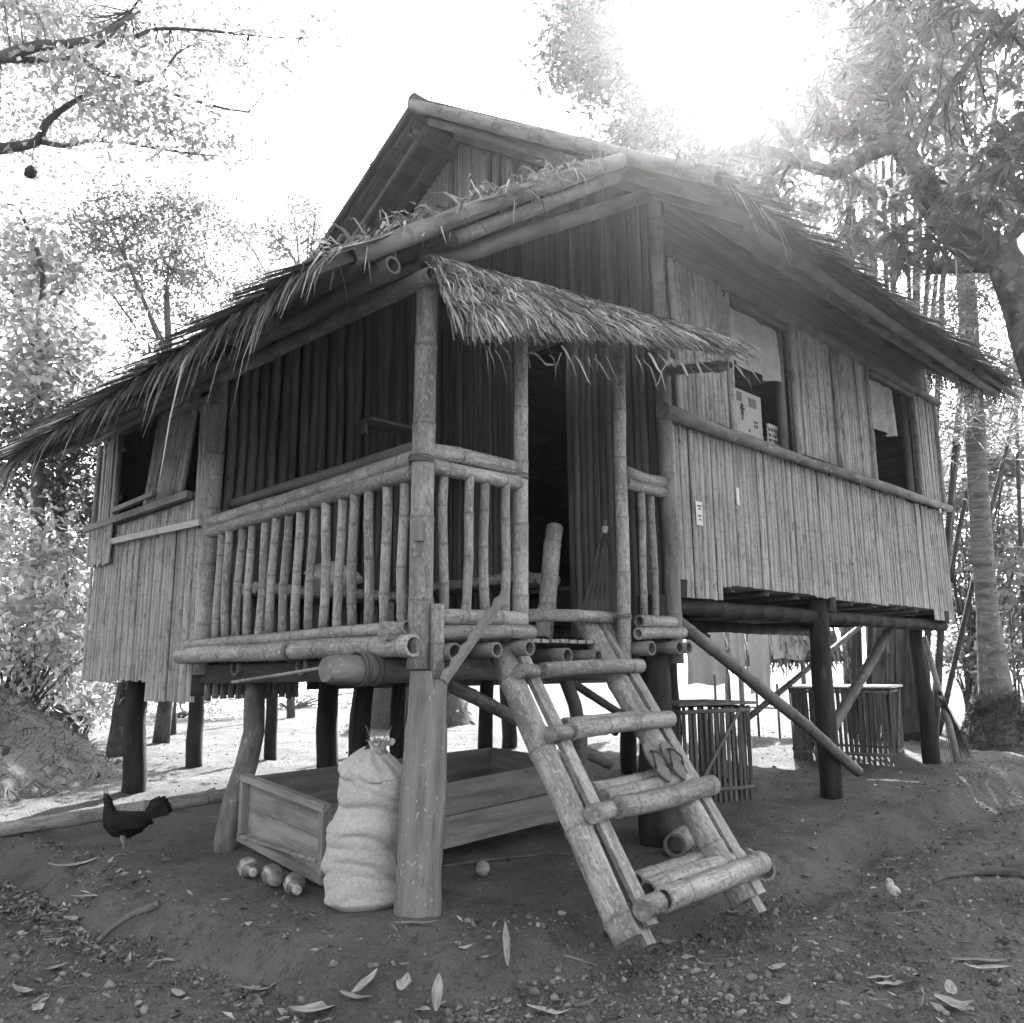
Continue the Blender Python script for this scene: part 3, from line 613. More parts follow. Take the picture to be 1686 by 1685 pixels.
# thatch blades
def thatch_edge(parent, name, n, base, outd, downd, along, length, drop, width, m, rng=NP, up=(0, 0, 1), k=6, curl=1.0, spread=.25, lift=0.0):
    """blades lying on the slope that pass an edge and hang over it. base(u)->point on the edge; outd down-slope unit vector"""
    base_ = np.array([base(u) for u in rng.uniform(0, 1, n)]); outd = np.array(outd, float); along = np.array(along, float)
    back = rng.uniform(.05, .55, n)[:, None]; Ln = (length[0] + (length[1] - length[0]) * rng.beta(1.4, 3, n))[:, None]
    dr = (drop[0] + (drop[1] - drop[0]) * rng.uniform(0, 1, n))[:, None] * curl
    sk = rng.normal(0, spread, n)[:, None]
    P = []
    for i in range(k):
        f = i / (k - 1); s_ = -back + f * (Ln + back); over = np.clip(s_, 0, None)
        P.append(base_ + outd * (s_ - over * .45 * np.minimum(1, over * 2)) + along * sk * (s_ + back) + np.array([0, 0, 1.0]) * (rng.uniform(.0, .05, n)[:, None] * (i == 0) + .02 + lift - dr * over ** 1.5 * 1.6))
    P = np.stack(P, 1); W = (width * rng.uniform(.5, 1.5, n))[:, None] * np.array([.7, 1, 1, .85, .6, .12][:k])
    side = along + rng.normal(0, .5, (n, 3)); V_, F_ = blades(P, W, side); return stuff_part(name, V_, F_, m, parent)
ld = unit(np.array([-1, 0, -LSL])); md = unit(np.array([0, -1, -SL]))
thatch_edge(lean, 'thatch', 1800, lambda u: (LX0 + .04, -.25 + 5.1 * u, LZ0 + .08), ld, 1, (0, 1, 0), (.04, .36), (.5, 1.5), .0115, M['thatch_pale'], spread=.32)
thatch_edge(lean, 'thatch', 44, lambda u: (LX0 + .04, -.1 + 1.7 * u * u, LZ0 + .12), ld, 1, (0, 1, 0), (.25, .72), (.7, 1.3), .018, M['thatch_pale'], spread=.2)
thatch_edge(lean, 'thatch', 300, lambda u: (LX0 + .02, 4.3 + .5 * u, LZ0 + .06), ld, 1, (0, 1, 0), (.15, .6), (.5, 1.0), .02, M['thatch'], spread=.3)
thatch_edge(near, 'thatch', 3000, lambda u: (RX0 + .05 + (RX1 - RX0 - .1) * u, EY + .02, EZ + .08), md, 1, (1, 0, 0), (.02, .17), (1.0, 2.6), .012, M['thatch_dark'], spread=.5)
thatch_edge(near, 'thatch', 22, lambda u: (RX0 + .08 + .7 * u * u, EY + .02, EZ + .08), md, 1, (1, 0, 0), (.1, .5), (1.0, 1.8), .016, M['thatch_pale'], spread=.15)
thatch_edge(near, 'thatch', 2200, lambda u: (RX1 - .02, EY + .1 + 1.6 * u, main_z(EY + .1 + 1.6 * u) + .02), (1, 0, -.5), 1, (0, 1, 0), (.03, .20), (1.6, 3.0), .016, M['thatch_dark'], spread=.3)
def thatch_field(parent, n, pt, down, along, ln, width, m, rng=NP, rise=.05):
    B = np.array([pt(u, v) for u, v in rng.uniform(0, 1, (n, 2))]); down = np.array(down); along = np.array(along)
    nrm = np.cross(along, down); nrm = nrm if nrm[2] > 0 else -nrm; sk = np.clip(rng.normal(0, .22, n), -.4, .4)[:, None]; L_ = (ln * rng.uniform(.5, 1.4, n))[:, None]
    h = rng.uniform(.2, 1, n)[:, None] * rise * .5
    P = np.stack([B + down * L_ * f + along * sk * L_ * f + nrm * (.05 + h * (.4 + f * (1 - .5 * f))) for f in (0, .33, .66, 1.0)], 1)
    W = (width * rng.uniform(.5, 1.5, n))[:, None] * np.array([.8, 1, .8, .2]); V_, F_ = blades(P, W, np.repeat(along[None], n, 0) + rng.normal(0, .2, (n, 3)))
    return stuff_part('thatch', V_, F_, m, parent)
thatch_field(near, 5200, lambda u, v: (RX0 + .12 + (RX1 - RX0 - .2) * u, EY + (RY - EY) * v, EZ + (RZ - EZ) * v), md, (1, 0, 0), .5, .03, M['thatch'])
thatch_field(far_, 2500, lambda u, v: (RX0 + .12 + (RX1 - RX0 - .2) * u, FY + (RY - FY) * v, EZF + (RZ - EZF) * v), md * np.array([1, -1, SLF / SL]), (1, 0, 0), .5, .03, M['thatch'])
thatch_field(lean, 4200, lambda u, v: (LX0 + (lean_top(-.2 + 5.15 * u) - .1 - LX0) * v, -.2 + 5.15 * u, lean_z(LX0 + (lean_top(-.2 + 5.15 * u) - .1 - LX0) * v)), ld, (0, 1, 0), .5, .03, M['thatch'])
# loose wisps along the sloping edge of the lean-to
def wisps(parent, n, p0, p1, m, ln=.35, width=.016, up=.05, bias=(-.6, -.4, .0)):
    u = NP.uniform(0, 1, n)[:, None]; B = np.array(p0) * (1 - u) + np.array(p1) * u + NP.normal(0, .02, (n, 3))
    D = unit(np.array(bias) + NP.normal(0, .55, (n, 3)) * np.array([1, 1, .5])); L_ = (ln * NP.uniform(.3, 1.3, n))[:, None]
    P = np.stack([B + D * L_ * f + np.array([0, 0, 1.]) * (up * math.sin(f * 3.0) - .10 * f * f * NP.uniform(.2, 1.6, n)[:, None]) for f in (0, .25, .5, .75, 1.)], 1)
    V_, F_ = blades(P, np.tile(width * np.array([.8, 1, .9, .6, .1]), (n, 1)) * NP.uniform(.5, 1.5, n)[:, None], NP.normal(size=(n, 3))); return stuff_part('thatch', V_, F_, m, parent)
wisps(lean, 420, (1.6, -.15, lean_z(1.6) + .08), (-.8, -.15, lean_z(-.8) + .08), M['thatch_pale'], .2, .016, .03, (-.6, .1, 0))
# --- nipa awning over the ladder
def awn(u, v):                                         # u along X, v down the slope
    zt = 3.64 + .20 * u; zl = 2.94 + .44 * u ** .8; yl = -.42 - .42 * u ** .7
    return np.array([-.04 + 2.32 * u - .06 * v + .05 * u * v, -.02 + (yl + .02) * v, zt + (zl - zt) * v ** (1.0) + .05 * math.sin(3.1 * v)])
aw = MB(); NU, NV = 24, 8
for i in range(NU + 1):
    for j in range(NV + 1): aw.v.append(tuple(awn(.025 + .95 * i / NU, .9 * j / NV)))
for i in range(NU):
    for j in range(NV):
        b = i * (NV + 1) + j; aw.face((b, b + 1, b + NV + 2, b + NV + 1), ((i, j), (i, j + 1), (i + 1, j + 1), (i + 1, j)))
awo = tag(part('awning', aw, M['thatch'], house), 'small layered nipa awning over the ladder')
for li, (v0, v1, n) in enumerate(((.0, .36, 1200), (.14, .48, 1300), (.34, .70, 1600), (.55, .97, 2000))):
    u = NP.uniform(0, 1, n); P = []
    vj = NP.uniform(-.09, .07, n); ve = NP.uniform(-.10, .06, n); sk = NP.normal(.03, .035, n)
    for f in (0, .25, .5, .75, 1.0):
        P.append(np.array([awn(min(max(uu + s_ * f, 0), 1.02), v0 + a_j + (v1 + b_j - v0 - a_j) * f) for uu, a_j, b_j, s_ in zip(u, vj, ve, sk)]))
    P = np.stack(P, 1); nr = np.array([0, -.75, .65]); P += nr * (np.array([.02, .035, .045, .045, .03])[None, :, None] + NP.uniform(-.01, .05, n)[:, None, None] * np.array([.5, .7, 1, 1.2, 1.3])[None, :, None])
    P += NP.normal(0, .007, P.shape) * np.array([.3, .6, 1, 1, 1.3])[None, :, None]
    V_, F_ = blades(P, np.array([.9, 1, 1, .9, .6]) * NP.uniform(.5, 1.3, (n, 5)) * NP.uniform(.005, .017, n)[:, None], np.array([1, 0, 0]) + NP.normal(0, .6, (n, 3)))
    stuff_part('nipa_layer', V_, F_, M['thatch_pale'], awo)
wisps(awo, 45, awn(.03, 1.0), awn(1.0, 1.0), M['thatch_pale'], .16, .012, 0, (.3, -.5, -.8))
pole('awning_arm', (2.36, .02, 3.56), (2.36, -.62, 3.44), .04, 'bamboo', seg=10)
pole('awning_rail', (-.05, .0, 3.66), (2.4, .0, 3.82), .03, 'bamboo_dark', seg=8)
# fibre lashings
def lashing(c, axis, r, turns=5, pitch=.011):
    ax = Vector(axis).normalized(); u = ax.orthogonal().normalized(); v_ = ax.cross(u); mb = MB(); n_ = turns * 10
    mb.tube([Vector(c) + u * (math.cos(6.283 * i / 10) * r) + v_ * (math.sin(6.283 * i / 10) * r) + ax * (pitch * (i / 10 - turns / 2)) for i in range(n_ + 1)], .005, 5); part('lashing', mb, M['twig'], house)
lashing((-.17, .30, 1.275), (1, 0, 0), .094, 6); lashing((-.10, .30, 1.275), (1, .15, 0), .094, 4); lashing((2.36, -.52, 3.455), (0, -1, -.18), .044, 4)
lashing((.0, .0, 2.44), (.1, 0, 1), .073, 4); lashing((.79, 0, 2.46), (.05, .1, 1), .053, 4); lashing((.02, 2.67, 2.41), (0, .1, 1), .071, 4); lashing((-.085, 1.2, 1.395), (0, 1, .1), .066, 4); lashing((1.80, 0, 1.62), (0, 0, 1), .053, 4)
# staple dots, stickers
mb = MB(); mb.box((2.765, -.026, 2.47), (.085, .006, .19), jitter=.003); pt = tag(part('paper_tag', mb, M['paper'], None), 'small printed paper tag stuck on the lower slat wall', 'tag')
mb = MB()
for dz, wd in ((.06, .05), (.035, .03), (-.02, .04), (-.05, .025)): mb.box((2.765, -.0305, 2.47 + dz), (wd, .002, .012))
part('print', mb, M['print'], pt)
mb = MB(); mb.box((3.37, -.024, 2.69), (.045, .006, .15), jitter=.004); tag(part('paper_scrap', mb, M['paper'], None), 'narrow blank white paper scrap under the window sill', 'paper')
# ------------------------------------------------------------------ ladder
ladder = thing('ladder', 'bamboo ladder with five double rungs leaning on the porch edge', 'ladder', (1.15, -.95, gz(1.15, -.95)))
def lad(x, s_):                                       # s_ 0 ground .. 1 deck
    return Vector((x, -.97 + 1.03 * s_, -.03 + 1.41 * s_))
def lpole(name, p0, p1, r, **k):
    mb = MB(); mb.bamboo(p0, p1, r, **k); return part(name, mb, M['bamboo'], ladder)
LN = Vector((0, -1.41, 1.03)).normalized()
lpole('stile', lad(.53, .005), lad(.66, .985), .075, seg=16, node=.42, bend=.012, h0=False)
lpole('stile', lad(1.56, .0), lad(1.64, 1.17), .073, seg=16, node=.42, bend=.012, h0=False)
for x0, x1, s0, s1 in ((.69, .785, .02, 1.0), (1.68, 1.765, .0, 1.18)):
    mb = MB(); mb.beam(lad(x0 - .01, s0) + LN * .05, lad(x1 - .01, s1) + LN * .05, .085, .034, LN, jitter=.003); part('side_strip', mb, M['bamboo'], ladder)
    if x0 < 1: mb = MB(); mb.beam(lad(x0 - .03, -.02) + LN * .0, lad(x0 - .02, .1) + LN * .0, .07, .03, LN); part('foot', mb, M['bamboo'], ladder)
mb = MB(); mb.beam(lad(1.60, -.05) + LN * .04, lad(1.60, .06) + LN * .04, .075, .03, LN); part('foot', mb, M['bamboo'], ladder)
for i, (s_, nr_, r) in enumerate(((1.10, 1, .042), (.86, 1, .048), (.62, 2, .053), (.345, 3, .06), (.055, 3, .064))):
    for k in range(nr_):
        zk = (0, 0, .034, .04, .026)[i] * k
        q0 = lad(.80 + RNG.uniform(-.02, .02) + .05 * k, s_ + .012) + LN * (.10 - .02 * k) + Vector((0, .105 * k, zk))
        q1 = lad(1.77 + RNG.uniform(-.02, .03) - .05 * k, s_ + .03) + LN * (.10 - .02 * k) + Vector((0, .105 * k, zk))
        if i == 0: q0.x, q1.x = .84, 1.88
        lpole('rung', q0, q1, r * (1 if k == 0 else .85), seg=14, node=.36, bend=.01, h0=(i == 4), h1=False)
    if i:
        q = lad(.62, s_ + .01) + LN * .10
        lpole('peg', q + Vector((-.045, -.03, 0)), q + Vector((.13, .0, .0)), r * .82, seg=12, node=.9, h0=False)
# ------------------------------------------------------------------ small things about the house
def lathe(mb, o, axis, prof, seg=16):
    mb.tube([Vector(o) + Vector(axis).normalized() * h for h, r in prof], [r for h, r in prof], seg)
# sack
sx = on_ground(590, 1503); sack = thing('sack', 'stuffed pale woven sack tied at the top, standing beside the corner post', 'sack', (-.05, .36, gz(-.05, .36)))
mb = MB(); NR, NS = 84, 64; rs_ = random.Random(5)
for i in range(NR + 1):
    f = i / NR; z = f * .86
    r = .192 * (min(1, (f + .03) / .09) ** .5) * (1 - max(0, (f - .80) / .20) ** 2.2 * .82)
    r *= 1 + .03 * math.sin(f * 25 + 2)
    ox = .022 * math.sin(f * 10.0 + .8) - .05 * (1 - f) + .02 * f
    for k in range(NS):
        th = 2 * math.pi * k / NS
        ph = f * 30 + 2.2 * math.sin(th + f * 3) + 1.4 * math.sin(th * 2 + 1); m1 = (.5 + .5 * math.sin(th * 2 + f * 9)) * (1 - abs(2 * f - 1) ** 6)
        wr = -.036 * (1 - abs(math.sin(ph * .5))) ** 3.2 * m1 + .006 * math.sin(ph)
        ph2 = f * 84 + 5 * math.sin(th + 2) + 3 * math.sin(th * 2 + f * 4)
        wr -= .013 * (1 - abs(math.sin(ph2 * .5))) ** 2 * max(0, math.sin(f * 13 + th * 2 + 1))
        gath = .02 * math.sin(th * 11 + f * 5) * max(0, (f - .72) / .28) * 1.2
        rr = r * (1 + .05 * math.sin(2 * th + 1 + 3 * f)) * (1 + .06 * math.sin(f * 14.5 + .9 + 1.3 * math.cos(th + .6))) + wr * .9 + gath * r * 4
        q = RT0 * (math.cos(th) * rr * (1.02 + .07 * math.sin(f * 11 + 1.2 * math.cos(th))) + ox) + Vector((FW.x, FW.y, 0)).normalized() * (math.sin(th) * rr * .85)
        mb.v.append((sack.location.x + q.x, sack.location.y + q.y, sack.location.z - .01 + z + .025 * math.sin(th + 1) * f - (.035 * max(0, math.cos(th + .3)) * (f > .8))))
for i in range(NR):
    for k in range(NS):
        k2 = (k + 1) % NS; b = i * NS
        mb.face((b + k, b + k2, b + NS + k2, b + NS + k), ((k * .03, i * .02), (k * .03 + .03, i * .02), (k * .03 + .03, i * .02 + .02), (k * .03, i * .02 + .02)))
part('bag', mb, M['sack'], sack)
top = Vector((sack.location.x, sack.location.y, sack.location.z + .83)) + RT0 * .04
mb = MB(); mb.tube([top + Vector((0, 0, -.03)), top + Vector((0, 0, .01)), top + Vector((0, 0, .03))], [.05, .045, .05], 10); part('tie', mb, M['fibre'], sack)
mb = MB(); K = 28
for i in range(7):
    f = i / 6
    for k in range(K):
        a = 6.283 * k / K; rr = .040 + .028 * f ** 1.3 + .010 * f * math.sin(6 * a + 2 * f) + .008 * f * math.sin(11 * a); q = top + RT0 * (math.cos(a) * rr + .02 * f) + Vector((FW.x, FW.y, 0)) * (math.sin(a) * rr) + up3 * (.065 * f - .03 * f * f + .02 * f * math.sin(4 * a)); mb.v.append(q[:])
for i in range(6):
    for k in range(K): b = i * K; k2 = (k + 1) % K; mb.face((b + k, b + k2, b + K + k2, b + K + k), ((k * .01, i * .02), (k * .01 + .01, i * .02), (k * .01 + .01, i * .02 + .02), (k * .01, i * .02 + .02)))
part('gathered_mouth', mb, M['sack'], sack)
n = 70; th = NP.uniform(0, 6.28, n); D = np.stack([np.cos(th) * .55, np.sin(th) * .55, NP.uniform(.4, 1.2, n)], 1); L_ = NP.uniform(.06, .15, n)[:, None]
P = np.stack([np.array(top) + D * L_ * f + NP.normal(0, .006, (n, 3)) + np.array([0, 0, -.03 * f * f]) for f in (0, .5, 1)], 1)
V_, F_ = blades(P, np.tile([.005, .005, .002], (n, 1)), NP.normal(size=(n, 3))); stuff_part('frayed_threads', V_, F_, M['fibre'], sack)
# long plank bin under the porch
bin_ = thing('plank_bin', 'long low plank bin with a framed end lying under the porch', 'bin', (1.0, 1.4, gz(1, 1.4)))
B0, B1, B2, B3 = Vector((-.02, .80, 0)), Vector((.12, 2.06, 0)), Vector((2.35, 1.95, .1)), Vector((2.25, .86, .1))
def plank(name, p0, p1, z0, z1, th, m='plank', lab=None):
    a, b = Vector((p0[0], p0[1], 0)), Vector((p1[0], p1[1], 0)); mb = MB()
    mb.beam(a + Vector((0, 0, (z0 + z1) / 2 + p0[2])), b + Vector((0, 0, (z0 + z1) / 2 + p1[2])), th, z1 - z0, jitter=.004); o = part(name, mb, M[m], bin_)
    if lab: o['label'] = lab
def lift(v, z): return Vector((v.x, v.y, z))
c0, c1 = .08, .14
plank('plank', lift(B0, c0), lift(B1, c1), 0.01, .20, .022); plank('plank', lift(B0, c0), lift(B1, c1), .205, .385, .022)
plank('plank', lift(B0, c0), lift(B3, .17), 0.0, .20, .022); plank('plank', lift(B0, c0), lift(B3, .17), .205, .41, .022)
plank('plank', lift(B1, c1), lift(B2, .2), 0.0, .40, .022); plank('plank', lift(B3, .17), lift(B2, .2), 0.0, .40, .022)
mb = MB(); o_ = Vector((-.035, 0, 0))
e0, e1 = lift(B0, c0) + o_, lift(B1, c1) + o_; dirn = (e1 - e0).normalized()
def fr(p0, p1, w_, h_):
    mb = MB(); mb.beam(p0, p1, w_, h_, jitter=.003); part('frame_bar', mb, M['plank'], bin_)
fr(e0 + up3 * .40 - dirn * .03, e1 + up3 * .40 + dirn * .03, .06, .045); fr(e0 + up3 * .0 - dirn * .03, e1 + up3 * .0 + dirn * .03, .06, .05)
for q in (e0, e1):
    mb = MB(); mb.beam(q + up3 * .028, q + up3 * .375, .055, .055, dirn); part('frame_bar', mb, M['plank'], bin_)
mb = MB(); mb.box((1.1, 1.4, .16), (2.2, 1.05, .02), Matrix.Rotation(-.05, 3, 'Z')); part('bottom', mb, M['plank'], bin_)
# glass bulbs
bl = ('clear glass bulb lying at the bin corner nearest the thin prop', 'clear glass bulb lying between the other two, under the bin end', 'clear glass bulb lying nearest the stuffed sack')
for i, ((px, py), yaw) in enumerate((((408, 1446), .9), ((447, 1458), 2.4), ((484, 1474), 1.0))):
    p = on_ground(px, py); d = -(Vector((FW.x, FW.y, 0)).normalized()); d = Matrix.Rotation((.5, 3.6, .35)[i], 3, 'Z') @ d
    t_ = thing('glass_bulb', bl[i], 'bulb', p, 'glass bulbs by the bin')
    mb = MB(); R_ = .062; prof = [(-R_ * 2.6, .004), (-2.5 * R_, .03), (-1.9 * R_, .042), (-1.2 * R_, .05), (-.3 * R_, .061), (.15 * R_, .061), (.6 * R_, .053), (1.1 * R_, .036), (1.6 * R_, .025), (2.0 * R_, .022)]
    c = p + Vector((0, 0, .058)); mb.tube([c + d * h for h, r in prof], [r for h, r in prof], 18); part('glass_body', mb, M['glass'], t_)
    mb = MB(); mb.tube([c + d * (R_ * 1.9), c + d * (R_ * 2.05), c + d * (R_ * 2.5), c + d * (R_ * 2.6)], [.024, .026, .026, .016], 14); part('cap', mb, M['fibre'], t_)
    mb = MB(); mb.tube([c - d * (R_ * .2) + up3 * -.02, c + d * (R_ * 1.5)], [.02, .012], 10); part('stem', mb, M['fibre'], t_)
# bamboo pole on the ground at left
p0, p1 = on_ground(-60, 1412), on_ground(350, 1345); mb = MB(); p0.z += .15; p1.z += .16; d = p1 - p0
mb.bamboo(p0 - d * .3, p1 + d * .45, .058, seg=14, node=.55, bend=.0, wob=.003); tag(part('bamboo_pole', mb, M['bamboo'], None), 'long thick bamboo pole lying on the dirt behind the black hen', 'pole')
q = on_ground(325, 1337) + Vector((0, 0, .14)); mb = MB(); mb.beam(q, q + RT0 * .14 + up3 * .05, .05, .025); tag(part('wood_chip', mb, M['plank'], None), 'short chip of wood lying on the ground pole', 'wood')
# tubes by the ladder
def tube_thing(px, py, dirv, ln, r, label, lift_=0.0):
    p = on_ground(px, py); p.z += r * .95 + lift_; d = Vector(dirv).normalized(); mb = MB(); mb.bamboo(p, p + d * ln, r, seg=16, node=.5, h0=True, h1=True)
    tag(part('bamboo_tube', mb, M['bamboo'], None), label, 'bamboo')
tube_thing(1112, 1412, (.62, .25, .0), .30, .078, 'short open bamboo tube lying behind the ladder by the dark post')
tube_thing(1262, 1452, (.6, .75, .02), .34, .07, 'bamboo tube section lying beyond the right foot of the ladder')
# flip flops standing on the ladder stile
for i, (x, dz) in enumerate(((1.37, 0), (1.535, .0))):
    c = lad(x, .485) + LN * .10
    t_ = thing('flip_flop', ('worn flip-flop standing on the second lowest ladder rung, left one of the pair', 'worn flip-flop on the second lowest rung, resting against the thick right stile')[i], 'flip-flop', c, 'pair of flip-flops')
    mb = MB(); n_ = 18; ux = Vector((.98, -.2, .0)).normalized(); uz = Vector((-.08 + .1 * i, .60, .80)).normalized(); nn = ux.cross(uz).normalized()
    out = []
    for k in range(n_):
        a = 6.283 * k / n_; wv = math.cos(a) * .05 * (1 - .18 * math.sin(a) * -1); out.append(ux * wv + uz * (math.sin(a) * .132))
    b0 = len(mb.v)
    for s2 in (-.011, .011):
        for q in out: mb.v.append((c + q + nn * s2)[:])
    mb.face([b0 + n_ + k for k in range(n_)], [(0, 0)] * n_, False); mb.face([b0 + k for k in range(n_)][::-1], [(0, 0)] * n_, False)
    for k in range(n_):
        k2 = (k + 1) % n_; mb.face((b0 + k, b0 + k2, b0 + n_ + k2, b0 + n_ + k), [(0, 0)] * 4)
    part('sole', mb, M['rubber'], t_)
    for sg in (-1, 1):
        mb = MB(); fr_ = -1 if nn.dot(CAM - c) < 0 else 1
        mb.tube([c + uz * .075 + nn * fr_ * .012, c + uz * .05 + nn * fr_ * .035 + ux * sg * .02, c + nn * fr_ * .035 + ux * sg * .045, c - uz * .045 + nn * fr_ * .008 + ux * sg * .046], .007, 6); part('strap', mb, M['strap'], t_)
# notched stick, splinter, brooms, porch tube
mb = MB(); a, b = Vector((.43, -.24, 1.70)), Vector((-.03, -.24, 1.21)); t = (b - a).normalized(); nrm = Vector((-t.z, 0, t.x)); n_ = 15; L_ = (b - a).length
base = len(mb.v)
for s2 in (-.012, .012):
    for i in range(n_ + 1):
        q = a + t * (L_ * i / n_); mb.v.append((q + nrm * .028 + Vector((0, s2, 0)))[:])
        dpt = -.03 + (.016 if i % 2 else 0); mb.v.append((q + nrm * dpt + Vector((0, s2, 0)))[:])
m_ = 2 * (n_ + 1)
for i in range(n_):
    o = base + 2 * i
    mb.face((o, o + 1, o + 3, o + 2), [(0, i * .04), (.05, i * .04), (.05, i * .04 + .04), (0, i * .04 + .04)], False); mb.face((m_ + o, m_ + o + 2, m_ + o + 3, m_ + o + 1), [(0, 0)] * 4, False)
    mb.face((o, o + 2, m_ + o + 2, m_ + o), [(0, 0)] * 4, False); mb.face((o + 1, m_ + o + 1, m_ + o + 3, o + 3), [(0, 0)] * 4, False)
mb.face((base, m_ + base, m_ + base + 1, base + 1), [(0, 0)] * 4, False); o = base + 2 * n_; mb.face((o, o + 1, m_ + o + 1, m_ + o), [(0, 0)] * 4, False)
tag(part('notched_stick', mb, M['plank'], None), 'notched flat stick hanging askew across the deck joists', 'stick')
mb = MB(); mb.bamboo((-.2, 1.75, 1.20), (-.16, .62, 1.29), .012, seg=6); tag(part('bamboo_splinter', mb, M['bamboo'], None), 'thin bamboo splinter hanging below the porch edge', 'splinter')
def broom(name, label, topp, tip, spread, n, handle=None, width=.004):
    t_ = thing(name, label, 'broom', tip); topp, tip = Vector(topp), Vector(tip); d = tip - topp; s1 = d.cross(Vector((0, 0, 1)) if abs(d.normalized().z) < .9 else RT0.cross(up3)).normalized() if abs(d.normalized().z) < .9 else RT0; s2 = d.cross(s1).normalized()
    a = NP.uniform(0, 6.28, n); rr = np.sqrt(NP.uniform(0, 1, n)); off = (np.cos(a) * rr)[:, None] * np.array(s1) + (np.sin(a) * rr)[:, None] * np.array(s2) * .5
    e = NP.uniform(.82, 1.05, n)[:, None]; P = np.stack([np.array(topp) + off * .018, np.array(topp) + np.array(d) * .5 * e + off * spread * .45, np.array(topp) + np.array(d) * e + off * spread], 1)
    V_, F_ = blades(P, np.tile([width, width, width * .6], (n, 1)), NP.normal(size=(n, 3))); stuff_part('bristles', V_, F_, M['straw'], t_)
    mb = MB(); mb.tube([topp + d * .06, topp + d * .12], .025, 8); part('binding', mb, M['fibre'], t_)
    if handle is not None: mb = MB(); mb.tube([Vector(handle), topp + d * .1], .014, 7); part('handle', mb, M['bamboo'], t_)
broom('stick_broom', 'thin rib broom standing on the porch against the second post', (1.78, .12, 2.32), (1.66, .16, 1.50), .15, 110)
bt = on_ground(1588, 1250)
broom('stick_broom', 'rib broom leaning on the far house post', (8.10, .20, .98), (bt.x, bt.y, bt.z + .02), .17, 160, width=.008)
mb = MB(); mb.bamboo((1.42, .42, 1.47), (1.78, .62, 2.33), .065, seg=14, node=.5, h1=False); tag(part('bamboo_tube', mb, M['bamboo'], None), 'thick bamboo tube leaning upright in the porch doorway', 'bamboo')
# bench on the porch
bench = thing('bamboo_bench', 'low bamboo bench against the back wall of the porch', 'bench', (1.9, 1.9, DECK))
for k in range(5): mb = MB(); mb.bamboo((1.75 + .1 * k, .95, 1.98), (1.75 + .1 * k, 2.6, 1.98), .045, seg=10, h0=False); part('seat_pole', mb, M['bamboo'], bench)
for x in (1.8, 2.12):
    for y in (1.05, 2.5): mb = MB(); mb.bamboo((x, y, DECK + .01), (x, y, 1.94), .045, seg=8); part('leg', mb, M['bamboo'], bench)
bench2 = thing('bamboo_bench', 'long bamboo bench along the wall of dark poles', 'bench', (.8, 2.4, DECK))
for k in range(4): mb = MB(); mb.bamboo((.2, 2.28 + .1 * k, 1.90), (1.65, 2.28 + .1 * k, 1.90), .045, seg=10, h0=False); part('seat_pole', mb, M['bamboo'], bench2)
for x in (.3, 1.5):
    for y in (2.32, 2.56): mb = MB(); mb.bamboo((x, y, DECK + .01), (x, y, 1.86), .04, seg=8); part('leg', mb, M['bamboo'], bench2)
mb = MB(); r_ = random.Random(3)
for i in range(9):
    for k in range(14):
        th = 6.283 * k / 14; f = i / 8; rr = .02 + .15 * math.sin(math.pi * (f * .9 + .08)) * (1 + .25 * math.sin(3 * th + i)); mb.v.append((.95 + math.cos(th) * rr * 1.4, 2.38 + math.sin(th) * rr, 1.93 + f * .24 + r_.uniform(-.012, .012)))
for i in range(8):
    for k in range(14): mb.face((i * 14 + k, i * 14 + (k + 1) % 14, i * 14 + 14 + (k + 1) % 14, i * 14 + 14 + k), [(0, 0), (.1, 0), (.1, .1), (0, .1)])
mb.face([112 + k for k in range(14)], [(0, 0)] * 14)
tag(part('cloth_bundle', mb, M['cloth'], None), 'crumpled pale cloth bundle on the bench behind the balusters', 'bundle')
# window things
t_ = thing('carton', 'printed white carton standing in the window beside the basket', 'carton', (3.75, .30, 3.26))
mb = MB(); mb.box((3.80, .33, 3.53), (.78, .34, .52)); part('box', mb, M['carton'], t_)
yb = .33 - .17 - .002
mb = MB(); c = Vector((3.84, yb, 3.56))                # small figure emblem and print
mb.tube([c + Vector((0, 0, .075)), c + Vector((0, -.002, .075))], .026, 12); mb.box(c + Vector((0, 0, .02)), (.045, .002, .07)); mb.box(c + Vector((0, 0, -.03)), (.022, .002, .05)); mb.box(c + Vector((.0, 0, .05)), (.085, .0016, .02))
part('emblem', mb, M['print'], t_)
mb = MB()
for k in range(7): mb.box((3.80, yb, 3.68 + k * .013), (.10, .002, .006)); mb.box((4.03, yb, 3.66 + k * .013), (.14, .002, .006))
for a, b in ((4.05, 3.52), (4.09, 3.52), (4.05, 3.48), (4.09, 3.48), (3.95, 3.42)): mb.box((a, yb, b), (.025, .002, .025))
part('print', mb, M['print'], t_)
t_ = thing('plastic_basket', 'pale openwork plastic basket on the window sill', 'basket', (4.370, .24, 3.26)); mb = MB()
for k in range(6): mb.box((4.250 + k * .055, .14, 3.40), (.012, .012, .22))
for k in range(5): mb.box((4.386, .1275, 3.30 + k * .052), (.30, .0115, .012))
for k in range(5): mb.box((4.535, .20 + k * .05, 3.40), (.012, .012, .22)); mb.box((4.235, .20 + k * .05, 3.40), (.012, .012, .22))
part('lattice', mb, M['plastic'], t_); mb = MB(); mb.beam((4.220, .125, 3.525), (4.550, .125, 3.525), .02, .022); mb.beam((4.220, .42, 3.525), (4.550, .42, 3.525), .02, .022); part('rim', mb, M['plastic'], t_)
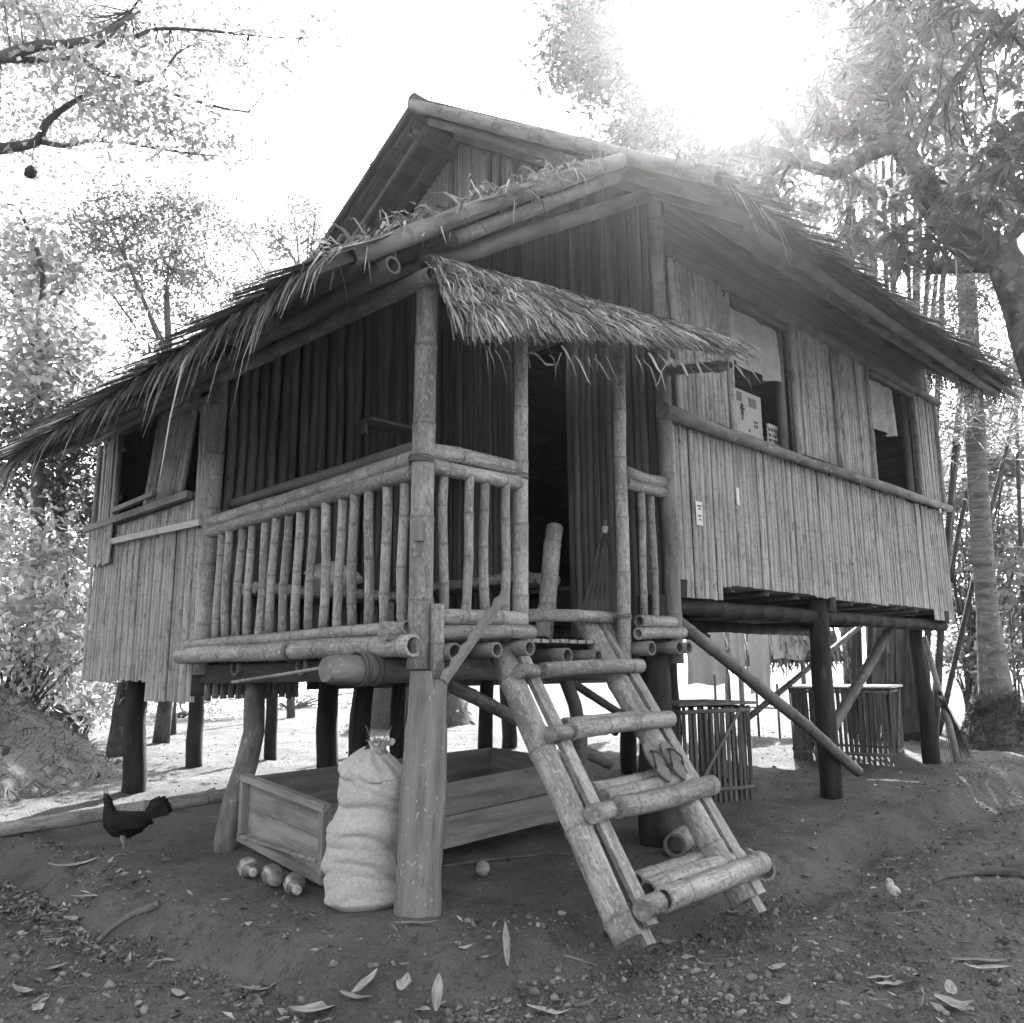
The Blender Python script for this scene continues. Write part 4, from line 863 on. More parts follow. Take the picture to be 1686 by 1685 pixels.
def curtain(x0, x1, y, z0, z1, label, m='curtain', n=90, amp=.032, cat='curtain', ax=Vector((1, 0, 0)), name='curtain', group=None, freq=15):
    mb = MB(); nr = ax.cross(up3); o = Vector((x0, y, 0)); wd = x1 - x0
    for j in range(7):
        for i in range(n + 1):
            f = i / n; a = amp * (.35 + .65 * (1 - j / 6)); q = o + ax * (wd * (f + .012 * math.sin(j + 5 * f))) + nr * (a * math.sin(f * freq + .6 * math.sin(9 * f) + .15 * j)); q.z = z0 + (z1 - z0) * j / 6 + (.02 * math.sin(f * 7) if j == 0 else 0); mb.v.append(q[:])
    for j in range(6):
        for i in range(n): b = j * (n + 1) + i; mb.face((b, b + 1, b + n + 2, b + n + 1), ((i * .02, j * .1), (i * .02 + .02, j * .1), (i * .02 + .02, j * .1 + .1), (i * .02, j * .1 + .1)))
    return tag(part(name, mb, M[m], None), label, cat, group)
curtain(3.39, 4.36, .03, 3.93, 4.46, 'short pale curtain across the window above the carton')
curtain(6.28, 7.10, .03, 3.92, 4.50, 'short pale curtain in the empty far window')
# animals
def loft(mb, rows, seg=16):
    """rows: (centre, side vec, up vec, half width, half height)"""
    b = len(mb.v)
    for c, s_, u_, a, h in rows:
        for k in range(seg):
            th = 6.283 * k / seg; mb.v.append((Vector(c) + Vector(s_) * (math.cos(th) * a) + Vector(u_) * (math.sin(th) * h))[:])
    for i in range(len(rows) - 1):
        for k in range(seg):
            k2 = (k + 1) % seg; p = b + i * seg; mb.face((p + k, p + k2, p + seg + k2, p + seg + k), ((k * .02, i * .03), (k * .02 + .02, i * .03), (k * .02 + .02, i * .03 + .03), (k * .02, i * .03 + .03)))
    mb.face([b + k for k in range(seg)][::-1], [(0, 0)] * seg); e = b + (len(rows) - 1) * seg; mb.face([e + k for k in range(seg)], [(0, 0)] * seg)
def bird(name, label, cat, p, fwd, sc, mat_, spine, tail, leg_x, head_turn=0.0):
    t_ = thing(name, label, cat, p); fwd = Vector(fwd).normalized(); sd = fwd.cross(up3)
    P = lambda x, z, y=0: Vector(p) + (fwd * x + up3 * z + sd * y) * sc
    rows = []
    for i, (x, z, a, h) in enumerate(spine):
        x0, z0 = spine[max(i - 1, 0)][:2]; x1, z1 = spine[min(i + 1, len(spine) - 1)][:2]; tv = (fwd * (x1 - x0) + up3 * (z1 - z0)).normalized(); rows.append((P(x, z), sd, sd.cross(tv).normalized(), a * sc, h * sc))
    mb = MB(); loft(mb, rows); part('body', mb, M[mat_], t_)
    return t_, P, sd, fwd
hp = on_ground(207, 1408); fd = -RT0 + Vector((FW.x, FW.y, 0)) * .15
hs = [(-.17, .245, .012, .02), (-.14, .245, .04, .05), (-.08, .22, .07, .075), (0, .20, .085, .092), (.07, .205, .08, .092), (.12, .235, .062, .078), (.145, .275, .042, .052), (.155, .315, .031, .036), (.162, .350, .027, .029), (.172, .372, .028, .026), (.19, .378, .021, .02), (.203, .374, .008, .008)]
t_, P, sd, fwd = bird('hen', 'black hen standing on the dirt in front of the ground pole', 'hen', hp, fd, 1.0, 'feather', hs, None, 0)
for sg in (-1, 1):
    mb = MB(); loft(mb, [(P(x, z, sg * y), sd, up3, .014, h) for x, z, y, h in ((.08, .235, .075, .01), (.05, .23, .088, .045), (-.02, .22, .092, .055), (-.10, .215, .072, .035), (-.16, .205, .05, .006))], 10); part('wing', mb, M['feather'], t_)
    mb = MB(); mb.tube([P(.0, .15, sg * .035), P(.01, .11, sg * .036), P(-.005, .07, sg * .036), P(.0, .012, sg * .036)], [.032, .018, .009, .007], 8)
    for a in (-.5, 0, .5, 3.14): mb.tube([P(.0, .014, sg * .036), P(.05 * math.cos(a), .006, sg * .036 + .05 * math.sin(a))], [.007, .004], 6)
    part('leg', mb, M['horn'], t_)
    mb = MB(); mb.tube([P(.187, .384, sg * .018), P(.187, .384, sg * .0225)], .005, 8); part('eye', mb, M['horn'], t_)
mb = MB()
for k in range(13):
    a = .35 + .09 * k; y = (k % 3 - 1) * .018; r0, r1 = P(-.12, .245, y * .5), P(-.12 - .20 * math.cos(a * .62), .245 + .17 * math.sin(a * .7), y * 1.6); md_ = (r0 + r1) / 2 + up3 * .02; mb.strip([r0, md_, r1], [.05, .075, .03], fwd.cross(up3) * .25 + up3 * .9 + fwd * .5)
part('tail', mb, M['feather'], t_)
mb = MB(); mb.tube([P(.198, .374), P(.225, .366), P(.232, .360)], [.011, .006, .001], 8); part('beak', mb, M['horn'], t_)
mb = MB()
for k in range(4): q = P(.165 + .011 * k, .392 + .004 * (k % 2)); mb.tube([q, q + up3 * (.02 + .006 * (k % 2))], [.007, .002], 6)
part('comb', mb, M['comb'], t_)
cp = on_ground(1472, 1484); fd = (CAM - cp); fd.z = 0; fd = Matrix.Rotation(-.5, 3, 'Z') @ fd
cs = [(-.052, .052, .004, .006), (-.04, .054, .022, .022), (-.012, .054, .032, .032), (.015, .066, .030, .032), (.028, .088, .024, .024), (.034, .108, .024, .024), (.044, .120, .020, .018), (.056, .120, .008, .008)]
t_, P, sd, fwd = bird('chick', 'small pale chick standing on the path right of the ladder', 'chick', cp, fd, 1.0, 'chick', cs, None, 0)
for sg in (-1, 1):
    mb = MB(); loft(mb, [(P(x, z, sg * y), sd, up3, .006, h) for x, z, y, h in ((.02, .066, .026, .004), (.005, .062, .033, .016), (-.02, .055, .031, .014), (-.048, .046, .018, .003))], 8); part('wing', mb, M['chick' if sg > 0 else 'fibre'], t_)
    mb = MB(); mb.tube([P(0, .03, sg * .013), P(.003, .004, sg * .014)], [.006, .0035], 6)
    for a in (-.5, 0, .5): mb.tube([P(.003, .005, sg * .014), P(.022 * math.cos(a), .003, sg * .014 + .022 * math.sin(a))], [.0035, .002], 5)
    part('leg', mb, M['horn'], t_)
    mb = MB(); mb.tube([P(.046, .122, sg * .015), P(.046, .122, sg * .02)], .003, 6); part('eye', mb, M['feather'], t_)
mb = MB(); mb.tube([P(.054, .118), P(.068, .114)], [.006, .001], 6); part('beak', mb, M['horn'], t_)
# slatted coops
def coop(label, c, ax, ln, dp, z0, h, n, nd, diag, top='plank'):
    ax = Vector(ax).normalized(); ay = Vector((-ax.y, ax.x, 0)); t_ = thing('slatted_coop', label, 'coop', c, 'bamboo coops under the house'); c = Vector(c)
    sl_ = MB(); sl_.beam((0, 0, 0), (0, 0, h), .030, .014, (0, 1, 0)); me = sl_.mesh('slat'); me.materials.append(M['bamboo_dark'])
    for face_, (o, d_, L_, k_) in enumerate(((c, ax, ln, n), (c + ay * dp, ax, ln, n), (c, ay, dp, nd), (c + ax * ln, ay, dp, nd))):
        for i in range(k_):
            q = o + d_ * (L_ * (i + .5) / k_); ob = bpy.data.objects.new('slat', me); COL.objects.link(ob); ob.parent = t_; ob.location = Vector((q.x, q.y, gz(q.x, q.y) + z0)) - t_.location
            ob.rotation_euler = (RNG.uniform(-.02, .02), RNG.uniform(-.02, .02), math.atan2(d_.y, d_.x)); ob.scale = (1, 1, RNG.uniform(.95, 1.0))
        for zz in (.12, h - .03):
            mb = MB(); z_ = gz(o.x, o.y) + zz; mb.bamboo((o.x, o.y, z_), (o.x + d_.x * L_, o.y + d_.y * L_, z_ + .01), .02, seg=7); part('rail', mb, M['bamboo_shade_grey'], t_)
    mb = MB(); zt = c.z + h + .02; q = [c - ax * .05 - ay * .05, c + ax * (ln + .05) - ay * .05, c + ax * (ln + .05) + ay * (dp + .05), c - ax * .05 + ay * (dp + .05)]
    b = len(mb.v); mb.v += [(p.x, p.y, zt) for p in q] + [(p.x, p.y, zt + .025) for p in q]
    for idx in ((0, 3, 2, 1), (4, 5, 6, 7), (0, 1, 5, 4), (1, 2, 6, 5), (2, 3, 7, 6), (3, 0, 4, 7)): mb.face([b + i for i in idx], [(0, 0), (.4, 0), (.4, .8), (0, .8)], False)
    part('lid', mb, M[top], t_)
    if diag: mb = MB(); o = c - ay * .025; mb.bamboo(o + ax * (ln * .15) + up3 * .12, o + ax * (ln * .85) + up3 * h, .016, seg=7); part('brace', mb, M['bamboo_shade_grey'], t_)
coop('tall slatted bamboo coop right behind the ladder', (3.66, .85, gz(3.7, .8)), (.93, -.36, 0), .76, .7, 0, .84, 13, 11, True)
coop('wide slatted coop between the two far posts with a pale sheet on top', (7.55, .58, gz(7.5, .6)), (.96, .26, 0), 1.0, 1.15, 0, .88, 17, 19, True, 'tin')
# bent pole and wire at the far post
p = on_ground(1567, 1200); q = on_plane(0, p.x - .1, 1542, 1045)
mb = MB(); a = Vector((8.28, .12, gz(8.3, .1) - .05)); mb.tube([a, a + Vector((-.02, .05, .5)), a + Vector((-.08, .12, .95)), a + Vector((-.10, .18, 1.35)), a + Vector((-.09, .22, 1.55))], [.038, .036, .034, .034, .03], 9); tag(part('crooked_pole', mb, M['bamboo'], None), 'pale crooked pole standing against the far house post', 'pole')
# windfallen fruit, root, sticks
mb = MB(); p = on_ground(795, 1444); prof = [(-.045, .006), (-.036, .028), (0, .045), (.03, .038), (.046, .01)]; mb.tube([p + up3 * (.045 + h) for h, r in prof], [r for h, r in prof], 14); tag(part('round_fruit', mb, M['dry_leaf'], None), 'small round fallen fruit on the dirt under the porch', 'fruit')
def stick(name, label, pts, r, cat='stick', m='twig', lift_=.5):
    mb = MB(); P = [on_ground(*q) for q in pts]
    for a in P: a.z += r * lift_
    mb.tube(P, [r * (1 - .5 * i / len(P)) for i in range(len(P))], 7, rough=.08); tag(part(name, mb, M[m], None), label, cat)
stick('tree_root', 'thick dark root crossing the path at the right edge', [(1720, 1446), (1660, 1442), (1600, 1441), (1555, 1448), (1535, 1456)], .028, 'root')
stick('dry_stick', 'long thin stick on the path below the chick', [(1570, 1497), (1520, 1500), (1470, 1506), (1425, 1504)], .008)
stick('dry_stick', 'curved dead branch among the leaves at left', [(262, 1492), (215, 1510), (180, 1535), (160, 1556)], .02)
stick('dry_stick', 'thin straight stick behind the corner post in the shade', [(730, 1428), (800, 1418), (900, 1408), (940, 1409)], .01)
stick('dry_stick', 'short stick lying near the bottom centre gravel', [(945, 1660), (965, 1655), (980, 1648)], .011)
stick('dry_stick', 'thin broken twig just below the pebble bank', [(928, 1578), (955, 1584), (983, 1592)], .006)
# ------------------------------------------------------------------ fallen leaves one can tell apart
def dry_leaf(label, px, py, ln, wd, ang, curl=.3, stand=0.0, fold=.25, group='dry leaves fallen on the dirt'):
    p = on_ground(px, py); d = Matrix.Rotation(ang, 3, 'Z') @ RT0; s_ = up3.cross(d); mb = MB(); n_ = 8
    for i in range(n_ + 1):
        f = i / n_; wv = wd * .95 * (math.sin(math.pi * min(1, f * .93 + .05)) ** .8) * .5
        c = p + d * ((f - .5) * .9 * ln * math.cos(stand)) + up3 * (.012 + f * ln * math.sin(stand) + curl * ln * (f - .5) ** 2 * 1.2 + .003 * math.sin(f * 7 + px))
        for k in (-1, -.5, 0, .5, 1): q = c + s_ * (k * wv) + up3 * (abs(k) * wv * fold * (1 + .6 * math.sin(5 * f + py)) + .002 * math.sin(11 * f + 3 * k)); mb.v.append(q[:])
    for i in range(n_):
        for k in range(4): b = i * 5 + k; mb.face((b, b + 5, b + 6, b + 1), ((i * .02, k * .02), (i * .02 + .02, k * .02), (i * .02 + .02, k * .02 + .02), (i * .02, k * .02 + .02)))
    tag(part('dry_leaf', mb, M['dry_leaf'], None), label, 'leaf', group)
for a in (('broad dry leaf at the bottom edge left of centre', 525, 1668, .27, .10, .35, .25), ('upright narrow dry leaf stuck in the pebble bank', 834, 1590, .19, .035, 1.7, .0, 1.1),
          ('slim pale leaf lying on the pebbles beside the upright one', 797, 1598, .19, .04, -.8, .1, .35), ('long dry leaf at the bottom edge below the corner post', 905, 1672, .22, .045, -.25, .3),
          ('pointed leaf standing up at the bottom edge', 720, 1665, .15, .05, 1.5, .1, .9), ('curled leaf left of the pebbles, crossed by another', 600, 1640, .17, .05, .95, .3, .3), ('flat leaf lying under the crossed curled one', 585, 1650, .18, .05, -.5, .2),
          ('small pale leaf beside the leaf standing up', 695, 1668, .09, .05, -.4, .2), ('crumpled white scrap leaf on a stone near the front centre', 665, 1640, .09, .07, 1.2, .5, .5), ('narrow leaf below the pebble bank, tilted', 810, 1668, .09, .03, .8, .1),
          ('curved leaf nearest the bottom left corner', 40, 1640, .17, .05, -.35, .4), ('leaf hanging down at the left bottom edge', 62, 1665, .10, .05, -1.2, .2), ('torn pale leaf at the lower left, end raised', 296, 1642, .12, .05, -.5, .3), ('wavy strip leaf at lower left', 275, 1587, .16, .035, .02, .1),
          ('long leaf curling at the lower left middle', 425, 1635, .18, .05, .25, .5), ('pale leaf end beside the left branch', 258, 1497, .10, .04, .6, .2), ('pale leaf flake at far left among dark leaves', 10, 1505, .10, .04, -.1, .1),
          ('forked bright leaf among the litter at left', 120, 1520, .13, .07, -.1, .4), ('dark long leaf at left below the ground pole', 150, 1480, .24, .06, .5, .3), ('long brown leaf in the heap left of the hen', 120, 1430, .34, .08, .55, .3), ('narrow leaf at the front of the left litter', 90, 1600, .13, .04, .6, .3),
          ('long dry leaf flat in front of the corner post foot', 685, 1524, .24, .035, .03, .05), ('pale leaf scrap under the ladder left foot', 1005, 1545, .13, .06, -.4, .35), ('dry leaf beside the right end of the lowest rung', 1215, 1508, .14, .05, -.1, .3), ('curled light leaf right of the ladder foot', 1095, 1558, .14, .07, -.4, .4),
          ('thin curled leaf right of the front pebbles', 1165, 1592, .13, .025, -.75, .2), ('two lobed dry leaf at the front, centre right', 1278, 1600, .11, .06, .1, .5), ('narrow dry leaf on the right path', 1450, 1617, .16, .03, .2, .15), ('brown leaf touching the narrow one on the right path', 1465, 1626, .14, .04, -.05, .1),
          ('pale bark strip near the right edge', 1615, 1588, .32, .045, -.1, .1), ('dark dry leaf under the pale bark strip', 1630, 1600, .24, .05, -.2, .2), ('crumpled pale leaf at the bottom right', 1572, 1660, .16, .10, -.5, .4), ('small upright leaf piece at the bottom right', 1567, 1642, .08, .05, 1.3, .3, .5),
          ('light leaf on the path above the chick', 1328, 1447, .10, .07, -.1, .2), ('bright curl of leaf above the path', 1341, 1402, .09, .05, .5, .5), ('folded leaf at the front, right of centre', 1290, 1660, .12, .05, .7, .4)):
    dry_leaf(*a)
# ------------------------------------------------------------------ loose stuff on the ground
def scatter_px(n, x0, x1, y0, y1, dens=None):
    out = []
    while len(out) < n:
        x, y = RNG.uniform(x0, x1), RNG.uniform(y0, y1)
        if dens is None or RNG.random() < dens(x, y): out.append((x, y))
    return out
def ground_at_px(P):
    P = np.array(P); d = np.array(FW)[None] + np.array(RT)[None] * ((P[:, :1] - 843) / F_PX) - np.array(UP)[None] * ((P[:, 1:] - 842.5) / F_PX)
    t = (-.03 - CAM.z) / d[:, 2]
    for _ in range(6):
        q = np.array(CAM)[None] + d * t[:, None]; t = (ground_np(q[:, 0], q[:, 1]) - CAM.z) / d[:, 2]
    q = np.array(CAM)[None] + d * t[:, None]; q[:, 2] = ground_np(q[:, 0], q[:, 1]); return q
def pebbles(C_, R_, name, m):
    ico = np.array([(0, 0, 1), (.89, 0, .45), (.28, .85, .45), (-.72, .53, .45), (-.72, -.53, .45), (.28, -.85, .45), (.72, .53, -.45), (-.28, .85, -.45), (-.89, 0, -.45), (-.28, -.85, -.45), (.72, -.53, -.45), (0, 0, -1)])
    fc = np.array([(0, 1, 2), (0, 2, 3), (0, 3, 4), (0, 4, 5), (0, 5, 1), (1, 6, 2), (2, 7, 3), (3, 8, 4), (4, 9, 5), (5, 10, 1), (6, 7, 2), (7, 8, 3), (8, 9, 4), (9, 10, 5), (10, 6, 1), (11, 7, 6), (11, 8, 7), (11, 9, 8), (11, 10, 9), (11, 6, 10)])
    n = len(C_); V_ = ico[None] * (1 + NP.normal(0, .16, (n, 12, 1))) * R_[:, None, None] * NP.uniform(.6, 1.25, (n, 1, 3)) * np.array([1, 1, .75]); a = NP.uniform(0, 6.28, n); c, s_ = np.cos(a)[:, None], np.sin(a)[:, None]
    V_ = np.stack([V_[..., 0] * c - V_[..., 1] * s_, V_[..., 0] * s_ + V_[..., 1] * c, V_[..., 2]], -1) + C_[:, None, :] + np.array([0, 0, .25]) * R_[:, None, None]
    F_ = (fc[None] + 12 * np.arange(n)[:, None, None]).reshape(-1, 3); o = link(name, np_mesh(name, V_.reshape(-1, 3), F_, False), m); o['kind'] = 'stuff'; return o
bank = []                                              # pebble bank along the foot of the mound
for x, y in scatter_px(420, 560, 1080, 1500, 1680, lambda x, y: math.exp(-((y - (1650 - (x - 640) * .37)) / 24) ** 2)): bank.append((x, y))
for x, y in scatter_px(160, 620, 1000, 1600, 1684): bank.append((x, y))
for x, y in scatter_px(300, 1080, 1360, 1580, 1684, lambda x, y: math.exp(-((x - 1170) / 110) ** 2 - ((y - 1650) / 40) ** 2)): bank.append((x, y))
for x, y in scatter_px(260, 1020, 1560, 1500, 1684): bank.append((x, y))
for x, y in scatter_px(110, 0, 560, 1520, 1684): bank.append((x, y))
q = ground_at_px(bank); pebbles(q, np.clip(NP.gamma(2.0, .0042, len(q)), .003, .026), 'gravel', M['stone'])
x = NP.uniform(-2.6, 9, 2600); y = NP.uniform(-3.6, 6, 2600); pebbles(np.stack([x, y, ground_np(x, y)], 1), np.clip(NP.gamma(1.6, .003, 2600), .002, .014), 'small_gravel', M['stone'])
lit = []
lit += scatter_px(900, 0, 330, 1400, 1600, lambda x, y: math.exp(-((x - 60) / 130) ** 2 - ((y - 1480) / 60) ** 2))
lit += scatter_px(330, 0, 560, 1480, 1684); lit += scatter_px(420, 1050, 1686, 1480, 1684); lit += scatter_px(420, 1280, 1686, 1290, 1500, lambda x, y: .25 + .75 * (x > 1420)); lit += scatter_px(160, 640, 1100, 1520, 1684)
lit += scatter_px(900, 1240, 1686, 1150, 1300); lit += scatter_px(300, 240, 660, 1160, 1260)
q = ground_at_px(lit); n = len(q); D = NP.normal(size=(n, 3)) * np.array([1, 1, .22]); q[:, 2] += .006
V_, F_ = leaves(q, D, .042, .018, .4, -.05, jit=.85); o = link('leaf_litter', np_mesh('leaf_litter', V_, F_), M['litter']); o['kind'] = 'stuff'
x = NP.uniform(-2.6, 18, 9000); y = NP.uniform(-3.6, 14, 9000); q = np.stack([x, y, ground_np(x, y) + .004], 1); V_, F_ = leaves(q, NP.normal(size=(9000, 3)) * np.array([1, 1, .15]), .03, .011, .4, 0, jit=.7)
o = link('leaf_crumbs', np_mesh('leaf_crumbs', V_, F_), M['litter']); o['kind'] = 'stuff'
oc = np.array([(1, 0, 0), (-1, 0, 0), (0, 1, 0), (0, -1, 0), (0, 0, 1), (0, 0, -1)], float); of = np.array([(0, 2, 4), (2, 1, 4), (1, 3, 4), (3, 0, 4), (2, 0, 5), (1, 2, 5), (3, 1, 5), (0, 3, 5)])
q = np.concatenate([ground_at_px(scatter_px(9000, 0, 1686, 1400, 1684)), ground_at_px(scatter_px(4500, 0, 1686, 1270, 1420))]); keep = (np.minimum(q[:, 0] + .8, q[:, 1] + .7) < 0) | (NP.uniform(0, 1, len(q)) < .12); q = q[keep]; n = len(q)
V_ = oc[None] * (NP.gamma(1.6, .0034, (n, 1, 1)) + .002) * NP.uniform(.5, 1.4, (n, 6, 1)); a = NP.uniform(0, 6.28, n)[:, None]; V_ = np.stack([V_[..., 0] * np.cos(a) - V_[..., 1] * np.sin(a), V_[..., 0] * np.sin(a) + V_[..., 1] * np.cos(a), V_[..., 2] * .8], -1) + q[:, None, :]
M['clod'] = mat('dirt_clod', .06, .14, (9, 9, 9), 0, .95, .2, coord='Object', island=.45)
o = link('dirt_clods', np_mesh('dirt_clods', V_.reshape(-1, 3), (of[None] + 6 * np.arange(n)[:, None, None]).reshape(-1, 3)), M['clod']); o['kind'] = 'stuff'
# ------------------------------------------------------------------ straw heaps
def heap(label, c, rx, ry, h, n, m='straw', sd=1):
    t_ = thing('straw_heap', label, 'heap', (c[0], c[1], gz(*c))); mb = MB(); N1, N2 = 40, 16
    hs_ = lambda a, f: h * (1 - f * f) ** 1.0 * (1 + .18 * math.sin(3 * a + sd) * f) + .05 * math.sin(9 * f + 5 * a)
    for j in range(N2 + 1):
        f = j / N2
        for k in range(N1):
            a = 6.283 * k / N1; x, y = c[0] + rx * f * math.cos(a), c[1] + ry * f * math.sin(a); mb.v.append((x, y, (gz(c[0], c[1]) * (1 - f) + gz(x, y) * f) - .05 + hs_(a, f) + RNG.uniform(-.03, .03)))
    for j in range(N2):
        for k in range(N1): b = j * N1; k2 = (k + 1) % N1; mb.face((b + k, b + N1 + k, b + N1 + k2, b + k2), [(0, 0)] * 4)
    part('mound', mb, M['dirt'], t_); f = np.sqrt(NP.uniform(0, 1, n)); a = NP.uniform(0, 6.283, n); x, y = c[0] + rx * f * np.cos(a), c[1] + ry * f * np.sin(a)
    z = np.array([gz(c[0], c[1]) * (1 - ff) + ff * gz(xx, yy) - .05 + hs_(aa, ff) for ff, aa, xx, yy in zip(f, a, x, y)]); P0 = np.stack([x, y, z], 1); D = unit(NP.normal(size=(n, 3)) * np.array([1, 1, .5])); L_ = NP.uniform(.06, .24, n)[:, None]
    P = np.stack([P0 + D * L_ * g + np.array([0, 0, .04 * math.sin(g * 3) - .01]) for g in (-.5, 0, .5)], 1); V_, F_ = blades(P, np.tile([.006, .01, .004], (n, 1)), NP.normal(size=(n, 3))); stuff_part('straw', V_, F_, M[m], t_)
    k = n // 45; V_, F_ = leaves(P0[:k] + np.array([0, 0, .03]), NP.normal(size=(k, 3)), .14, .07, .3, .1); stuff_part('fallen_leaves', V_, F_, M['litter'], t_)
heap('low heap of straw and soil left of the dark house post', (-1.85, 7.3), 2.9, 2.3, 1.55, 9000)
heap('shaggy straw stack seen beneath the house behind the sack', (7.3, 9.4), 1.1, 1.1, 1.9, 3500, sd=4)
# ------------------------------------------------------------------ trees
def limb(mb, pts, r0, r1, seg=8, rough=.06, sub=3):
    P = [Vector(p) for p in pts]; out = []; 
    for i in range(len(P) - 1):
        p0, p1, p2, p3 = P[max(i - 1, 0)], P[i], P[i + 1], P[min(i + 2, len(P) - 1)]
        for k in range(sub):
            t = k / sub; out.append(.5 * ((2 * p1) + (p2 - p0) * t + (2 * p0 - 5 * p1 + 4 * p2 - p3) * t * t + (3 * p1 - p0 - 3 * p2 + p3) * t ** 3))
    out.append(P[-1]); n = len(out); mb.tube(out, [r0 + (r1 - r0) * i / (n - 1) for i in range(n)], seg, rough=rough); return out
def crown_leaves(blobs, per, ln, wd, m, parent, clump=.28, droop=.25, fold=.22, rosette=False, name='foliage', sub_r=1.0):
    """blobs: (centre, radius, clumps); leaves gather in clumps, clumps in blobs -> returns the clump centres"""
    Pc = []
    for c, r, k in blobs:
        d = unit(NP.normal(size=(k, 3))) * (NP.uniform(.15, 1, k) ** .55)[:, None] * r * np.array([1, 1, .8]); Pc.append(np.array(c[:])[None] + d)
    Pc = np.concatenate(Pc); n = len(Pc) * per
    cl = np.repeat(Pc, per, 0); rnd = unit(NP.normal(size=(n, 3)))
    if rosette: P = cl + rnd * .02; D = rnd * np.array([1, 1, .6]) + np.array([0, 0, -.15])
    else: P = cl + NP.normal(0, clump, (n, 3)) * np.array([1, 1, .55]) * np.repeat(NP.uniform(.5, 1.4, len(Pc)), per)[:, None]; D = rnd * np.array([1, 1, .5]) + np.array([0, 0, -.12])
    V_, F_ = leaves(P, D, ln, wd, fold, droop); stuff_part(name, V_, F_, M[m], parent); return Pc
def twigs(mb, Pc, nodes, share, r=.012, seg=5):
    nd = np.array([n_[:] for n_ in nodes])
    for p in Pc:
        if RNG.random() > share: continue
        k = np.argmin(((nd - p) ** 2).sum(1))
        if ((nd[k] - p) ** 2).sum() > 2.6: continue
        a = Vector(nd[k]); b = Vector(p); mid = (a + b) / 2 + Vector([RNG.uniform(-.12, .12) for _ in range(3)]) * (a - b).length
        mb.tube([a, mid, b], [r, r * .7, r * .3], seg)
def tree(name, label, base, trunk_pts, r0, r1, limbs, blobs, per, ln, wd, lm, bark='bark_dark', clump=.28, group=None, tw=.5, twr=.012, **k):
    """limbs: (points, radius at start, at end); blobs for the crown"""
    t_ = thing(name, label, 'tree', base, group); mb = MB(); nodes = limb(mb, trunk_pts, r0, r1, 10); part('trunk', mb, M[bark], t_); nodes = nodes[len(nodes) // 2:]
    for pts, a, b in limbs:
        mb = MB(); nodes += limb(mb, pts, a, b, 8); part('limb', mb, M[bark], t_)
    Pc = crown_leaves(blobs, per, ln, wd, lm, t_, clump, **k); mb = MB(); twigs(mb, Pc, nodes, tw, twr)
    if mb.v: o = part('twigs', mb, M[bark], t_); o['kind'] = 'stuff'
    return t_
def px_blobs(lst, s0, s1, dens=1.0):
    out = []
    for px, py, rp, k in lst:
        s = RNG.uniform(s0, s1); c = at(px, py, s); out.append((c, rp / F_PX * (c - CAM).length, max(1, int(k * dens))))
    return out
def A(s, *pp): return [at(x, y, s + RNG.uniform(-.3, .3)) for x, y in pp]
# big tree at upper left, trunk just outside the view
S = 8.6; b0 = Vector((-3.2, 4.6, gz(-3.2, 4.6))); top_ = Vector((-2.9, 4.7, 5.2))
tree('spreading_tree', 'near tree whose thin limbs reach in from the upper left corner', b0, [b0, Vector((-3.1, 4.6, 1.8)), Vector((-3.0, 4.7, 3.6)), top_], .26, .15,
     [([top_] + A(S, (-60, 110), (0, 95), (60, 76), (115, 72), (170, 55), (230, 20)), .08, .02), ([at(0, 97, S)] + A(S, (60, 100), (130, 97), (165, 118), (225, 135), (300, 160), (365, 178), (410, 185)), .036, .008),
      ([at(130, 97, S)] + A(S, (180, 62), (215, 20), (240, -20)), .022, .008), ([at(235, 136, S)] + A(S, (270, 118), (290, 90), (315, 75)), .02, .006),
      ([Vector((-3.0, 4.7, 3.9))] + A(S, (-70, 255), (0, 246), (60, 234), (75, 205), (110, 175), (160, 150), (240, 138)), .07, .012),
      ([at(66, 233, S)] + A(S, (105, 240), (145, 232), (200, 235), (270, 246), (330, 255), (375, 258)), .03, .006), ([at(225, 60, S)] + A(S, (260, 48), (330, 50), (410, 58), (450, 62), (495, 63)), .022, .006)],
     px_blobs([(20, 20, 70, 16), (90, 30, 70, 15), (160, 60, 75, 16), (230, 30, 70, 14), (300, 70, 70, 12), (370, 30, 60, 9), (430, 60, 55, 6), (60, 130, 70, 13), (150, 130, 70, 14), (230, 170, 70, 13), (300, 210, 60, 9), (350, 130, 60, 9), (420, 150, 60, 6), (20, 200, 60, 8), (120, 200, 60, 10), (200, 230, 50, 6), (280, 262, 40, 4), (400, 225, 40, 4), (470, 120, 40, 4), (60, 262, 40, 4), (530, 40, 30, 4), (480, 60, 40, 5), (370, 260, 40, 4)], 8.2, 9.8, 1.5),
     34, .085, .046, 'leaf_light', clump=.18, tw=.28, twr=.008)
nest = at(51, 284, 8.4); mb = MB(); mb.tube([nest + up3 * h for h in (.075, .05, .01, -.035, -.06)], [.006, .03, .05, .045, .012], 10, rough=.25); mb.tube([nest + up3 * .07, nest + up3 * .33], .004, 5); tag(part('hanging_pod', mb, M['post'], None), 'dark round pod hanging below the upper left branches', 'pod')
